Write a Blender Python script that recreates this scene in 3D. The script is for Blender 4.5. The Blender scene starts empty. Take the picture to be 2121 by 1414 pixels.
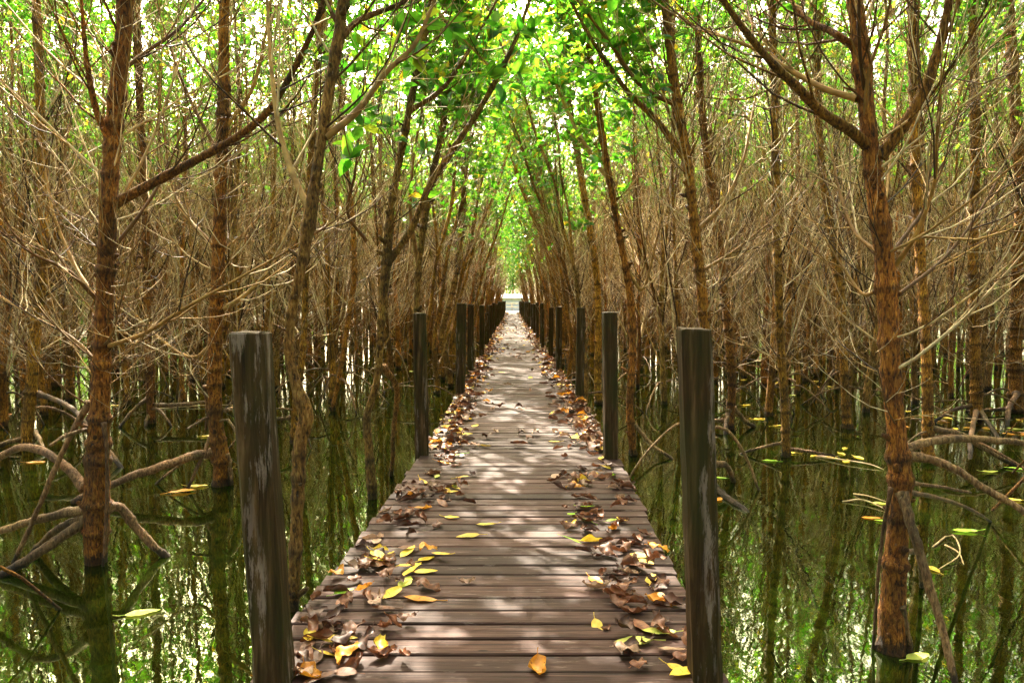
import bpy, math, random
import numpy as np
from mathutils import Vector

SC = bpy.context.scene
COL = SC.collection
rs = np.random.RandomState(7)
random.seed(7)

# ------------------------------------------------------------------ camera
FPX, CXP, CYP, HOR = 1532.0, 1060.5, 707.0, 621.0
DECK_Z = 0.35
CAM_Z = DECK_Z + 1.30
PITCH = math.atan((CYP - HOR) / FPX)
cam = bpy.data.objects.new("camera", bpy.data.cameras.new("camera"))
COL.objects.link(cam)
cam.location = (0, 0, CAM_Z)
cam.rotation_euler = (math.pi / 2 - PITCH, 0, 0)
cam.data.sensor_width = 36.0
cam.data.lens = FPX / 2121.0 * 36.0
cam.data.clip_start = 0.05
cam.data.clip_end = 1500
SC.camera = cam
_cp, _sp = math.cos(PITCH), math.sin(PITCH)


def ray(px, py):
    a = (px - CXP) / FPX
    b = (CYP - py) / FPX
    return np.array([a, _cp + b * _sp, -_sp + b * _cp])


def at_y(px, py, Y):
    d = ray(px, py)
    t = Y / d[1]
    return np.array([d[0] * t, Y, CAM_Z + d[2] * t])


def at_z(px, py, z=0.0):
    d = ray(px, py)
    t = (z - CAM_Z) / d[2]
    return np.array([d[0] * t, d[1] * t, z])


# ------------------------------------------------------------------ mesh accumulation
class Acc:
    def __init__(self):
        self.v, self.q, self.t, self.qm, self.tm, self.r = [], [], [], [], [], []
        self.n = 0

    def add(self, v, quads=None, tris=None, mat=0, rnd=None):
        v = np.asarray(v, dtype=np.float32).reshape(-1, 3)
        self.v.append(v)
        if rnd is None:
            rnd = np.full(len(v), 0.5, np.float32)
        self.r.append(np.asarray(rnd, dtype=np.float32))
        if quads is not None and len(quads):
            q = np.asarray(quads, dtype=np.int32).reshape(-1, 4) + self.n
            self.q.append(q)
            self.qm.append(np.full(len(q), mat, np.int32))
        if tris is not None and len(tris):
            t = np.asarray(tris, dtype=np.int32).reshape(-1, 3) + self.n
            self.t.append(t)
            self.tm.append(np.full(len(t), mat, np.int32))
        self.n += len(v)

    def arrays(self):
        v = np.concatenate(self.v) if self.v else np.zeros((0, 3), np.float32)
        q = np.concatenate(self.q) if self.q else np.zeros((0, 4), np.int32)
        t = np.concatenate(self.t) if self.t else np.zeros((0, 3), np.int32)
        qm = np.concatenate(self.qm) if self.qm else np.zeros(0, np.int32)
        tm = np.concatenate(self.tm) if self.tm else np.zeros(0, np.int32)
        return v, q, t, qm, tm, np.concatenate(self.r) if self.r else np.zeros(0, np.float32)

    def mesh(self, name, mats, smooth=True, off=None):
        v, q, t, qm, tm, r = self.arrays()
        if off is not None:
            v = v - np.asarray(off, dtype=np.float32)
        me = bpy.data.meshes.new(name)
        nq, nt = len(q), len(t)
        me.vertices.add(len(v))
        me.vertices.foreach_set("co", v.ravel())
        me.loops.add(nq * 4 + nt * 3)
        me.loops.foreach_set("vertex_index", np.concatenate([q.ravel(), t.ravel()]).astype(np.int32))
        me.polygons.add(nq + nt)
        ls = np.concatenate([np.arange(nq) * 4, nq * 4 + np.arange(nt) * 3]).astype(np.int32)
        me.polygons.foreach_set("loop_start", ls)
        for m in mats:
            me.materials.append(m)
        me.polygons.foreach_set("material_index", np.concatenate([qm, tm]).astype(np.int32))
        me.polygons.foreach_set("use_smooth", np.full(nq + nt, bool(smooth)))
        at = me.attributes.new("rnd", 'FLOAT', 'POINT')
        at.data.foreach_set("value", r)
        me.update(calc_edges=True)
        return me

    def build(self, name, mats, parent=None, smooth=True, off=None, loc=None):
        o = bpy.data.objects.new(name, self.mesh(name, mats, smooth, off))
        COL.objects.link(o)
        if parent is not None:
            o.parent = parent
        if loc is not None:
            o.location = loc
        return o


def nrm(a):
    return a / np.maximum(np.linalg.norm(a, axis=-1, keepdims=True), 1e-9)


def tubes(acc, P, R, S, mat=0, rnd=None, mod=None, cap=False, vr=None):
    """P (N,K,3) centre lines, R (N,K) radii, S sides, mod (N,K,S) radius factors."""
    P = np.asarray(P, float)
    R = np.asarray(R, float)
    N, K, _ = P.shape
    T = np.empty_like(P)
    T[:, 1:-1] = P[:, 2:] - P[:, :-2]
    T[:, 0] = P[:, 1] - P[:, 0]
    T[:, -1] = P[:, -1] - P[:, -2]
    T = nrm(T)
    M = nrm(P[:, -1] - P[:, 0])
    aux = np.where(np.abs(M[:, 2:3]) < 0.8, np.array([[0, 0, 1.0]]), np.array([[1.0, 0, 0]]))
    ref = nrm(np.cross(M, aux))
    U = nrm(ref[:, None, :] - (ref[:, None, :] * T).sum(-1, keepdims=True) * T)
    W = np.cross(T, U)
    a = np.arange(S) * 2 * math.pi / S
    rr = R[:, :, None] * (1.0 if mod is None else mod)
    V = P[:, :, None, :] + rr[..., None] * (np.cos(a)[None, None, :, None] * U[:, :, None, :] + np.sin(a)[None, None, :, None] * W[:, :, None, :])
    i = np.arange(N)[:, None, None] * K * S
    k = np.arange(K - 1)[None, :, None] * S
    s = np.arange(S)[None, None, :]
    s2 = (s + 1) % S
    quads = np.stack([i + k + s, i + k + s2, i + k + S + s2, i + k + S + s], -1).reshape(-1, 4)
    if rnd is None:
        rnd = rs.rand(N)
    tr = None
    VV = V.reshape(-1, 3)
    rv = np.repeat(rnd, K * S) if vr is None else np.repeat(np.asarray(vr).ravel(), S)
    if cap:
        base = N * K * S
        ce = P[:, -1] + T[:, -1] * R[:, -1:] * 0.5
        c0 = P[:, 0] - T[:, 0] * R[:, :1] * 0.3
        VV = np.concatenate([VV, ce, c0])
        rv = np.concatenate([rv, rnd, rnd])
        tr = []
        for n in range(N):
            for j in range(S):
                tr.append((n * K * S + (K - 1) * S + j, n * K * S + (K - 1) * S + (j + 1) % S, base + n))
                tr.append((n * K * S + (j + 1) % S, n * K * S + j, base + N + n))
    acc.add(VV, quads, tr, mat, rv)


def smooth_path(P, n):
    """Catmull-Rom through P, n samples evenly spaced along it; works on any number of columns."""
    P = np.asarray(P, float)
    Q = np.vstack([2 * P[0] - P[1], P, 2 * P[-1] - P[-2]])
    out = []
    for i in range(1, len(Q) - 2):
        for t in np.linspace(0, 1, 16, endpoint=False):
            a, b, c, d = Q[i - 1], Q[i], Q[i + 1], Q[i + 2]
            out.append(0.5 * (2 * b + (c - a) * t + (2 * a - 5 * b + 4 * c - d) * t * t + (3 * b - a - 3 * c + d) * t ** 3))
    out.append(P[-1])
    out = np.array(out)
    s = np.concatenate([[0], np.cumsum(np.linalg.norm(np.diff(out[:, :3], axis=0), axis=1))])
    u = np.linspace(0, s[-1], n)
    return np.stack([np.interp(u, s, out[:, c]) for c in range(out.shape[1])], 1)


def curves(start, d, length, up, K, wob, r):
    """N curved shoots: they set out along d and bend upwards by up."""
    N = len(start)
    P = np.empty((N, K, 3))
    P[:, 0] = start
    d = nrm(d.copy())
    st = (length / (K - 1))[:, None]
    upv = np.zeros((N, 3))
    for k in range(1, K):
        P[:, k] = P[:, k - 1] + d * st
        upv[:, 2] = up / (K - 1)
        d = nrm(d + upv + r.randn(N, 3) * wob)
    return P


def sample(P, t):
    """points and tangents at fraction t (N,M) along N polylines P (N,K,3)"""
    N, K, _ = P.shape
    f = np.clip(t, 0, 0.9999) * (K - 1)
    i = f.astype(int)
    w = (f - i)[..., None]
    n = np.arange(N)[:, None]
    a, b = P[n, i], P[n, i + 1]
    return a * (1 - w) + b * w, nrm(b - a)


LEAF_V = np.array([(0, 0, 0), (.36, 0, -.01), (.72, 0, -.01), (1.0, 0, -.07),
                   (.30, .5, .10), (.68, .40, .08), (.30, -.5, .10), (.68, -.40, .08)])
LEAF_Q = [(1, 2, 5, 4), (1, 6, 7, 2)]
LEAF_T = [(0, 1, 4), (2, 3, 5), (0, 6, 1), (2, 7, 3)]


def add_leaves(acc, base, ax, nor, L, W, fine, mat, r, rnd=None):
    M = len(base)
    if M == 0:
        return
    ax = nrm(ax)
    nor = nrm(nor - (nor * ax).sum(-1, keepdims=True) * ax)
    sd = np.cross(nor, ax)
    if rnd is None:
        rnd = r.rand(M)
    if fine:
        V = LEAF_V
        q, t = np.array(LEAF_Q), np.array(LEAF_T)
    else:
        V = np.array([(0, 0, 0), (.45, .5, .07), (1, 0, -.05), (.45, -.5, .07)])
        q, t = np.array([(0, 3, 2, 1)]), None
    vv = base[:, None] + ax[:, None] * (V[:, 0][None, :, None] * L[:, None, None]) + sd[:, None] * (V[:, 1][None, :, None] * W[:, None, None]) + nor[:, None] * (V[:, 2][None, :, None] * L[:, None, None])
    k = len(V)
    off = (np.arange(M) * k)[:, None, None]
    acc.add(vv.reshape(-1, 3), (q[None] + off).reshape(-1, 4), None if t is None else (t[None] + off).reshape(-1, 3), mat, np.repeat(rnd, k))


def rosettes(acc, tips, dirs, n, L, fine, mat, r):
    M = len(tips)
    if M == 0:
        return
    T = np.repeat(tips, n, 0)
    D = nrm(np.repeat(dirs, n, 0))
    rv = r.randn(M * n, 3)
    perp = nrm(rv - (rv * D).sum(-1, keepdims=True) * D)
    a = r.uniform(.6, 1.45, M * n)[:, None]
    ax = D * np.cos(a) + perp * np.sin(a)
    ax[:, 2] -= .15
    base = T - D * r.uniform(0, .06, M * n)[:, None]
    LL = L * r.uniform(.7, 1.25, M * n)
    nor = D + r.randn(M * n, 3) * .35
    add_leaves(acc, base, ax, nor, LL, LL * r.uniform(.40, .52, M * n), fine, mat, r)


# ------------------------------------------------------------------ materials
def new_mat(name):
    m = bpy.data.materials.new(name)
    m.use_nodes = True
    nt = m.node_tree
    nt.nodes.clear()
    out = nt.nodes.new("ShaderNodeOutputMaterial")
    return m, nt, out


def N(nt, typ, **kw):
    n = nt.nodes.new(typ)
    for k, v in kw.items():
        if k in n.inputs.keys() if hasattr(n.inputs, 'keys') else False:
            n.inputs[k].default_value = v
        else:
            setattr(n, k, v)
    return n


def ramp(nt, fac, stops):
    n = nt.nodes.new("ShaderNodeValToRGB")
    e = n.color_ramp.elements
    while len(e) < len(stops):
        e.new(0.5)
    for x, (p, c) in zip(e, stops):
        x.position = p
        x.color = (*c, 1) if len(c) == 3 else c
    nt.links.new(fac, n.inputs[0])
    return n.outputs[0]


def coords(nt, scale, kind="Object"):
    tc = nt.nodes.new("ShaderNodeTexCoord")
    mp = nt.nodes.new("ShaderNodeMapping")
    mp.inputs["Scale"].default_value = scale
    nt.links.new(tc.outputs[kind], mp.inputs[0])
    return mp.outputs[0]


def noise(nt, vec, scale, detail=4, rough=.6, dist=0.0):
    n = nt.nodes.new("ShaderNodeTexNoise")
    n.inputs["Scale"].default_value = scale
    n.inputs["Detail"].default_value = detail
    n.inputs["Roughness"].default_value = rough
    n.inputs["Distortion"].default_value = dist
    nt.links.new(vec, n.inputs["Vector"])
    return n.outputs["Fac"]


def mixc(nt, fac, a, b, mode='MIX'):
    n = nt.nodes.new("ShaderNodeMix")
    n.data_type = 'RGBA'
    n.blend_type = mode
    if hasattr(fac, 'is_linked'):
        nt.links.new(fac, n.inputs[0])
    else:
        n.inputs[0].default_value = fac
    for s, x in ((6, a), (7, b)):
        if hasattr(x, 'is_linked'):
            nt.links.new(x, n.inputs[s])
        else:
            n.inputs[s].default_value = (*x, 1)
    return n.outputs[2]


def math_n(nt, op, a, b=0.0, c=None):
    n = nt.nodes.new("ShaderNodeMath")
    n.operation = op
    for i, x in enumerate((a, b, c)):
        if x is None:
            continue
        if hasattr(x, 'is_linked'):
            nt.links.new(x, n.inputs[i])
        else:
            n.inputs[i].default_value = x
    return n.outputs[0]


def attr(nt, name="rnd"):
    n = nt.nodes.new("ShaderNodeAttribute")
    n.attribute_name = name
    return n.outputs["Fac"]


def principled(nt, out, col, rough=.8, spec=.3, bump=None, strength=.5, dist=.01):
    p = nt.nodes.new("ShaderNodeBsdfPrincipled")
    if hasattr(col, 'is_linked'):
        nt.links.new(col, p.inputs["Base Color"])
    else:
        p.inputs["Base Color"].default_value = (*col, 1)
    if hasattr(rough, 'is_linked'):
        nt.links.new(rough, p.inputs["Roughness"])
    else:
        p.inputs["Roughness"].default_value = rough
    p.inputs["Specular IOR Level"].default_value = spec
    if bump is not None:
        b = nt.nodes.new("ShaderNodeBump")
        b.inputs["Strength"].default_value = strength
        b.inputs["Distance"].default_value = dist
        nt.links.new(bump, b.inputs["Height"])
        nt.links.new(b.outputs[0], p.inputs["Normal"])
    nt.links.new(p.outputs[0], out.inputs[0])
    return p


def bark_mat(name, dark, mid, light, fiss=1.0):
    m, nt, out = new_mat(name)
    v = coords(nt, (52, 52, 15))
    f = noise(nt, v, 1.5, 7, .68, .5)
    v2 = coords(nt, (4, 4, 2.2))
    g = noise(nt, v2, 1.0, 4, .6)
    col = ramp(nt, f, [(.37, dark), (.50, mid), (.64, light)])
    patch = ramp(nt, g, [(.38, (.42, .42, .42)), (.62, (1.3, 1.25, 1.15))])
    col = mixc(nt, 1.0, col, patch, 'MULTIPLY')
    col = mixc(nt, math_n(nt, 'MULTIPLY', attr(nt), .8), col, (dark[0] * .8, dark[1] * .8, dark[2] * .8))
    # pale lichen flecks
    fl = noise(nt, coords(nt, (60, 60, 30)), 1.0, 3, .6)
    flk = ramp(nt, fl, [(.66, (0, 0, 0)), (.74, (1, 1, 1))])
    col = mixc(nt, math_n(nt, 'MULTIPLY', flk, .35), col, (.42, .36, .26))
    # wet tide mark at the waterline
    geo = nt.nodes.new("ShaderNodeNewGeometry")
    sx = nt.nodes.new("ShaderNodeSeparateXYZ")
    nt.links.new(geo.outputs["Position"], sx.inputs[0])
    hz = math_n(nt, 'ADD', sx.outputs[2], math_n(nt, 'MULTIPLY', math_n(nt, 'SUBTRACT', f, .5), .12))
    wet = ramp(nt, hz, [(.05, (.16, .16, .16)), (.085, (1, 1, 1))])
    col = mixc(nt, 1.0, col, wet, 'MULTIPLY')
    # each tree a little different
    oi = nt.nodes.new("ShaderNodeObjectInfo")
    hv = nt.nodes.new("ShaderNodeHueSaturation")
    nt.links.new(math_n(nt, 'MULTIPLY_ADD', oi.outputs["Random"], .65, .68), hv.inputs["Value"])
    nt.links.new(math_n(nt, 'MULTIPLY_ADD', math_n(nt, 'FRACT', math_n(nt, 'MULTIPLY', oi.outputs["Random"], 7.31)), .022, .499), hv.inputs["Hue"])
    nt.links.new(col, hv.inputs["Color"])
    principled(nt, out, hv.outputs[0], .75, .35, f, 1.0 * fiss, .05)
    return m


BARK = bark_mat("mangrove_bark", (.018, .005, .0008), (.33, .112, .011), (.66, .30, .045))
BARK_PALE = bark_mat("pale_mangrove_bark", (.022, .008, .002), (.26, .115, .022), (.50, .29, .09))
ROOT = bark_mat("root_bark", (.05, .022, .009), (.18, .090, .042), (.32, .19, .105), .5)


def twig_mat(name, stops):
    m, nt, out = new_mat(name)
    r = attr(nt)
    col = ramp(nt, r, stops)
    f = noise(nt, coords(nt, (14, 14, 14)), 1.0, 2)
    col = mixc(nt, 1.0, col, ramp(nt, f, [(.35, (.6, .55, .5)), (.65, (1.2, 1.2, 1.2))]), 'MULTIPLY')
    principled(nt, out, col, .7, .35)
    return m


TWIG = twig_mat("twig_bark", [(0, (.02, .008, .002)), (.32, (.13, .056, .010)), (.55, (.38, .225, .065)), (1, (.74, .62, .40))])


def leaf_mat(name, stops, tstops, k=.5):
    m, nt, out = new_mat(name)
    r = attr(nt)
    p = nt.nodes.new("ShaderNodeBsdfPrincipled")
    p.inputs["Roughness"].default_value = .38
    p.inputs["Specular IOR Level"].default_value = .5
    nt.links.new(ramp(nt, r, stops), p.inputs["Base Color"])
    t = nt.nodes.new("ShaderNodeBsdfTranslucent")
    nt.links.new(ramp(nt, r, tstops), t.inputs["Color"])
    mx = nt.nodes.new("ShaderNodeMixShader")
    mx.inputs[0].default_value = k
    nt.links.new(p.outputs[0], mx.inputs[1])
    nt.links.new(t.outputs[0], mx.inputs[2])
    nt.links.new(mx.outputs[0], out.inputs[0])
    return m


LEAF = leaf_mat("mangrove_leaf",
                [(0, (.020, .085, .010)), (.6, (.045, .15, .015)), (.93, (.08, .2, .02)), (.97, (.4, .3, .02)), (1, (.4, .3, .02))],
                [(0, (.05, .27, .010)), (.6, (.14, .42, .018)), (.93, (.34, .58, .03)), (.97, (.7, .5, .03)), (1, (.7, .5, .03))], .52)
LEAF_SUN = leaf_mat("sunlit_thicket_leaf", [(0, (.018, .055, .005)), (.6, (.045, .095, .008)), (1, (.10, .13, .015))], [(0, (.06, .20, .008)), (.6, (.12, .25, .014)), (1, (.20, .26, .03))], .4)


def fallen_mat(name, c1, c2, spot, trans=.25):
    m, nt, out = new_mat(name)
    f = noise(nt, coords(nt, (30, 30, 30)), 1.0, 3)
    col = ramp(nt, f, [(.35, c1), (.65, c2)])
    s = noise(nt, coords(nt, (70, 70, 70)), 1.0, 2)
    col = mixc(nt, ramp(nt, s, [(.62, (0, 0, 0)), (.70, (1, 1, 1))]), col, spot)
    oi = nt.nodes.new("ShaderNodeObjectInfo")
    hv = nt.nodes.new("ShaderNodeHueSaturation")
    nt.links.new(math_n(nt, 'MULTIPLY_ADD', oi.outputs["Random"], .5, .75), hv.inputs["Value"])
    nt.links.new(col, hv.inputs["Color"])
    p = nt.nodes.new("ShaderNodeBsdfPrincipled")
    p.inputs["Roughness"].default_value = .5
    p.inputs["Specular IOR Level"].default_value = .4
    nt.links.new(hv.outputs[0], p.inputs["Base Color"])
    t = nt.nodes.new("ShaderNodeBsdfTranslucent")
    nt.links.new(hv.outputs[0], t.inputs["Color"])
    mx = nt.nodes.new("ShaderNodeMixShader")
    mx.inputs[0].default_value = trans
    nt.links.new(p.outputs[0], mx.inputs[1])
    nt.links.new(t.outputs[0], mx.inputs[2])
    nt.links.new(mx.outputs[0], out.inputs[0])
    return m


FALLEN = {
    'brown': fallen_mat("dry_brown_leaf", (.095, .030, .010), (.23, .085, .034), (.03, .012, .006), .1),
    'dark': fallen_mat("dark_brown_leaf", (.032, .010, .005), (.095, .036, .018), (.015, .007, .004), .08),
    'tan': fallen_mat("pale_tan_leaf", (.22, .125, .075), (.36, .23, .15), (.15, .07, .04), .15),
    'yellow': fallen_mat("yellow_leaf", (.68, .45, .03), (.82, .62, .08), (.45, .22, .02)),
    'orange': fallen_mat("orange_leaf", (.55, .20, .015), (.78, .36, .03), (.28, .07, .01)),
    'green': fallen_mat("green_leaf", (.20, .50, .03), (.42, .62, .05), (.5, .5, .05)),
    'lime': fallen_mat("yellow_green_leaf", (.50, .60, .06), (.68, .68, .16), (.55, .45, .05)),
}


def deck_mat():
    m, nt, out = new_mat("weathered_plank")
    r = attr(nt)
    # every plank draws its grain from another part of the wood
    tc = nt.nodes.new("ShaderNodeTexCoord")
    cb = nt.nodes.new("ShaderNodeCombineXYZ")
    nt.links.new(math_n(nt, 'MULTIPLY', r, 37.0), cb.inputs[0])
    nt.links.new(math_n(nt, 'MULTIPLY', r, 11.0), cb.inputs[2])
    ad = nt.nodes.new("ShaderNodeVectorMath")
    nt.links.new(tc.outputs["Object"], ad.inputs[0])
    nt.links.new(cb.outputs[0], ad.inputs[1])

    def mp(s):
        n = nt.nodes.new("ShaderNodeMapping")
        n.inputs["Scale"].default_value = s
        nt.links.new(ad.outputs[0], n.inputs[0])
        return n.outputs[0]
    g = noise(nt, mp((1.6, 46, 30)), 1.0, 7, .68, .25)
    b = noise(nt, mp((2.2, 5, 5)), 1.0, 4, .6)
    fine = noise(nt, mp((6, 190, 100)), 1.0, 3, .6)
    col = ramp(nt, g, [(.30, (.009, .0036, .0026)), (.47, (.037, .0175, .0130)), (.64, (.076, .044, .037))])
    col = mixc(nt, .55, col, ramp(nt, fine, [(.3, (.5, .48, .46)), (.7, (1.3, 1.3, 1.3))]), 'MULTIPLY')
    col = mixc(nt, 1.0, col, ramp(nt, b, [(.3, (.72, .70, .68)), (.7, (1.25, 1.22, 1.22))]), 'MULTIPLY')
    col = mixc(nt, 1.0, col, ramp(nt, r, [(0, (.52, .50, .49)), (.5, (.95, .93, .92)), (1, (1.42, 1.36, 1.33))]), 'MULTIPLY')
    # grey worn flecks
    w = noise(nt, mp((5, 26, 20)), 1.0, 5, .7)
    col = mixc(nt, math_n(nt, 'MULTIPLY', ramp(nt, w, [(.60, (0, 0, 0)), (.75, (1, 1, 1))]), .5), col, (.36, .30, .28))
    # thin splits along the grain and dark knots
    cr = noise(nt, mp((.9, 75, 40)), 1.0, 2, .5, .5)
    crk = ramp(nt, cr, [(.70, (1, 1, 1)), (.73, (.22, .2, .2))])
    col = mixc(nt, 1.0, col, crk, 'MULTIPLY')
    vo = nt.nodes.new("ShaderNodeTexVoronoi")
    vo.inputs["Scale"].default_value = 1.0
    nt.links.new(mp((3.4, 9, 7)), vo.inputs["Vector"])
    kn = ramp(nt, vo.outputs["Distance"], [(.045, (.18, .16, .15)), (.085, (1, 1, 1))])
    col = mixc(nt, 1.0, col, kn, 'MULTIPLY')
    h = math_n(nt, 'ADD', g, math_n(nt, 'MULTIPLY', fine, .6))
    principled(nt, out, col, .68, .22, h, .6, .005)
    return m


def post_mat():
    m, nt, out = new_mat("old_post_wood")
    tc = nt.nodes.new("ShaderNodeTexCoord")
    oi = nt.nodes.new("ShaderNodeObjectInfo")
    cb = nt.nodes.new("ShaderNodeCombineXYZ")
    for i in range(3):
        nt.links.new(math_n(nt, 'MULTIPLY', oi.outputs["Random"], 40.0), cb.inputs[i])
    ad = nt.nodes.new("ShaderNodeVectorMath")
    nt.links.new(tc.outputs["Object"], ad.inputs[0])
    nt.links.new(cb.outputs[0], ad.inputs[1])

    def mp(s):
        n = nt.nodes.new("ShaderNodeMapping")
        n.inputs["Scale"].default_value = s
        nt.links.new(ad.outputs[0], n.inputs[0])
        return n.outputs[0]
    g = noise(nt, mp((38, 38, 2.2)), 1.0, 6, .65, .3)
    col = ramp(nt, g, [(.30, (.007, .004, .0015)), (.52, (.042, .024, .009)), (.72, (.13, .080, .038))])
    gr = noise(nt, mp((5, 5, 2.5)), 1.0, 3)
    col = mixc(nt, math_n(nt, 'MULTIPLY', ramp(nt, gr, [(.45, (0, 0, 0)), (.62, (1, 1, 1))]), .6), col, (.024, .027, .007))
    # pale scuffs where the bark of paint has worn into streaks
    s1 = noise(nt, mp((34, 34, 4.5)), 1.0, 6, .75)
    s2 = noise(nt, mp((7, 7, 1.6)), 1.0, 2, .5)
    sc = math_n(nt, 'MULTIPLY', ramp(nt, s1, [(.53, (0, 0, 0)), (.60, (1, 1, 1))]), ramp(nt, s2, [(.49, (0, 0, 0)), (.60, (1, 1, 1))]))
    col = mixc(nt, math_n(nt, 'MULTIPLY', sc, .8), col, (.22, .175, .15))
    col = mixc(nt, attr(nt), col, (.10, .075, .052))
    principled(nt, out, col, .75, .15, g, .8, .008)
    return m


def plain_mat(name, a, b, sc=(6, 6, 6), rough=.8, spec=.3, bump=.3):
    m, nt, out = new_mat(name)
    f = noise(nt, coords(nt, sc), 1.0, 5)
    principled(nt, out, ramp(nt, f, [(.35, a), (.65, b)]), rough, spec, f, bump, .01)
    return m


def water_mat():
    m, nt, out = new_mat("green_water")
    f = noise(nt, coords(nt, (.5, .5, .5)), 1.0, 4)
    col = ramp(nt, f, [(.35, (.0042, .0085, .0005)), (.65, (.0062, .0100, .0009))])
    v = coords(nt, (5.0, 2.6, 1))
    w1 = noise(nt, v, 1.0, 2, .45, .3)
    w2 = noise(nt, coords(nt, (17, 9, 1)), 1.0, 2, .5)
    h = math_n(nt, 'ADD', w1, math_n(nt, 'MULTIPLY', w2, .22))
    p = principled(nt, out, col, .015, .5, h, .05, .02)
    p.inputs["IOR"].default_value = 3.1
    p.inputs["Specular Tint"].default_value = (.85, 1.0, .60, 1)
    return m


DECK, POST, WATER = deck_mat(), post_mat(), water_mat()
BEAM = plain_mat("dark_beam_wood", (.018, .012, .008), (.045, .03, .02), (3, 20, 20))
GRASS = plain_mat("sunlit_grass", (.018, .032, .006), (.045, .06, .014), (3, 3, 3))
PALE = plain_mat("pale_plaster", (.62, .60, .56), (.74, .72, .68), (2, 2, 2))
ROOFM = plain_mat("grey_roof_sheet", (.30, .29, .27), (.42, .40, .38), (8, 2, 2))
BAMBOO = plain_mat("bamboo_rail", (.40, .33, .18), (.55, .46, .28), (5, 5, 20))


# ------------------------------------------------------------------ object helpers
def tag(o, label=None, cat=None, group=None, kind=None):
    if label:
        o["label"] = label
    if cat:
        o["category"] = cat
    if group:
        o["group"] = group
    if kind:
        o["kind"] = kind
    return o


def empty(name, loc, label, cat, group=None):
    o = bpy.data.objects.new(name, None)
    o.empty_display_size = .2
    COL.objects.link(o)
    o.location = loc
    return tag(o, label, cat, group)


# ------------------------------------------------------------------ growing a tree
def trunk_mod(K, S, r, sizes, fine):
    th = np.arange(S) * 2 * math.pi / S
    s = np.linspace(0, 1, K)
    m = np.ones((K, S))
    for _ in range(7):
        k = r.randint(1, 5)
        m += .028 * np.sin(k * th[None] + r.rand() * 6.28 + s[:, None] * r.uniform(-30, 30))
    if fine:
        m += r.randn(K, S) * .022
    return m


def trunk_tube(acc, P, R, S, r, fine=True, nodes=.22, mat=0):
    """P (K,3), R (K,): crooked bark stem with ring scars at its nodes."""
    s = np.concatenate([[0], np.cumsum(np.linalg.norm(np.diff(P, axis=0), axis=1))])
    R = R.copy()
    scar = np.zeros(len(P))
    if fine:
        x = r.uniform(.05, .2)
        while x < s[-1]:
            scar = np.maximum(scar, r.uniform(.4, 1.0) * np.exp(-((s - x + .01) / r.uniform(.010, .024)) ** 2))
            R *= 1 + r.uniform(.06, .34) * np.exp(-((s - x) / r.uniform(.016, .042)) ** 2)
            x += nodes * r.uniform(.5, 1.5)
    tubes(acc, P[None], R[None], S, mat, None, trunk_mod(len(P), S, r, R, fine)[None], vr=scar[None])
    if fine:
        # knobs and broken stubs
        n = int(s[-1] * 8)
        idx = r.randint(3, max(4, int(len(P) * .8)), n)
        az = r.rand(n) * 6.28
        d = np.stack([np.cos(az), np.sin(az), r.uniform(.1, .7, n)], 1)
        L = R[idx] * .75 + r.uniform(.008, .05, n) + .05 * (r.rand(n) < .2)
        b = curves(P[idx], d, L, np.full(n, .3), 4, .08, r)
        rad = np.clip(R[idx] * r.uniform(.2, .55, n), .004, .02)[:, None] * np.array([[1.5, 1.1, 1.0, .55]])
        tubes(acc, b, rad, 7, mat, r.uniform(.3, 1, n), cap=True)


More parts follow.
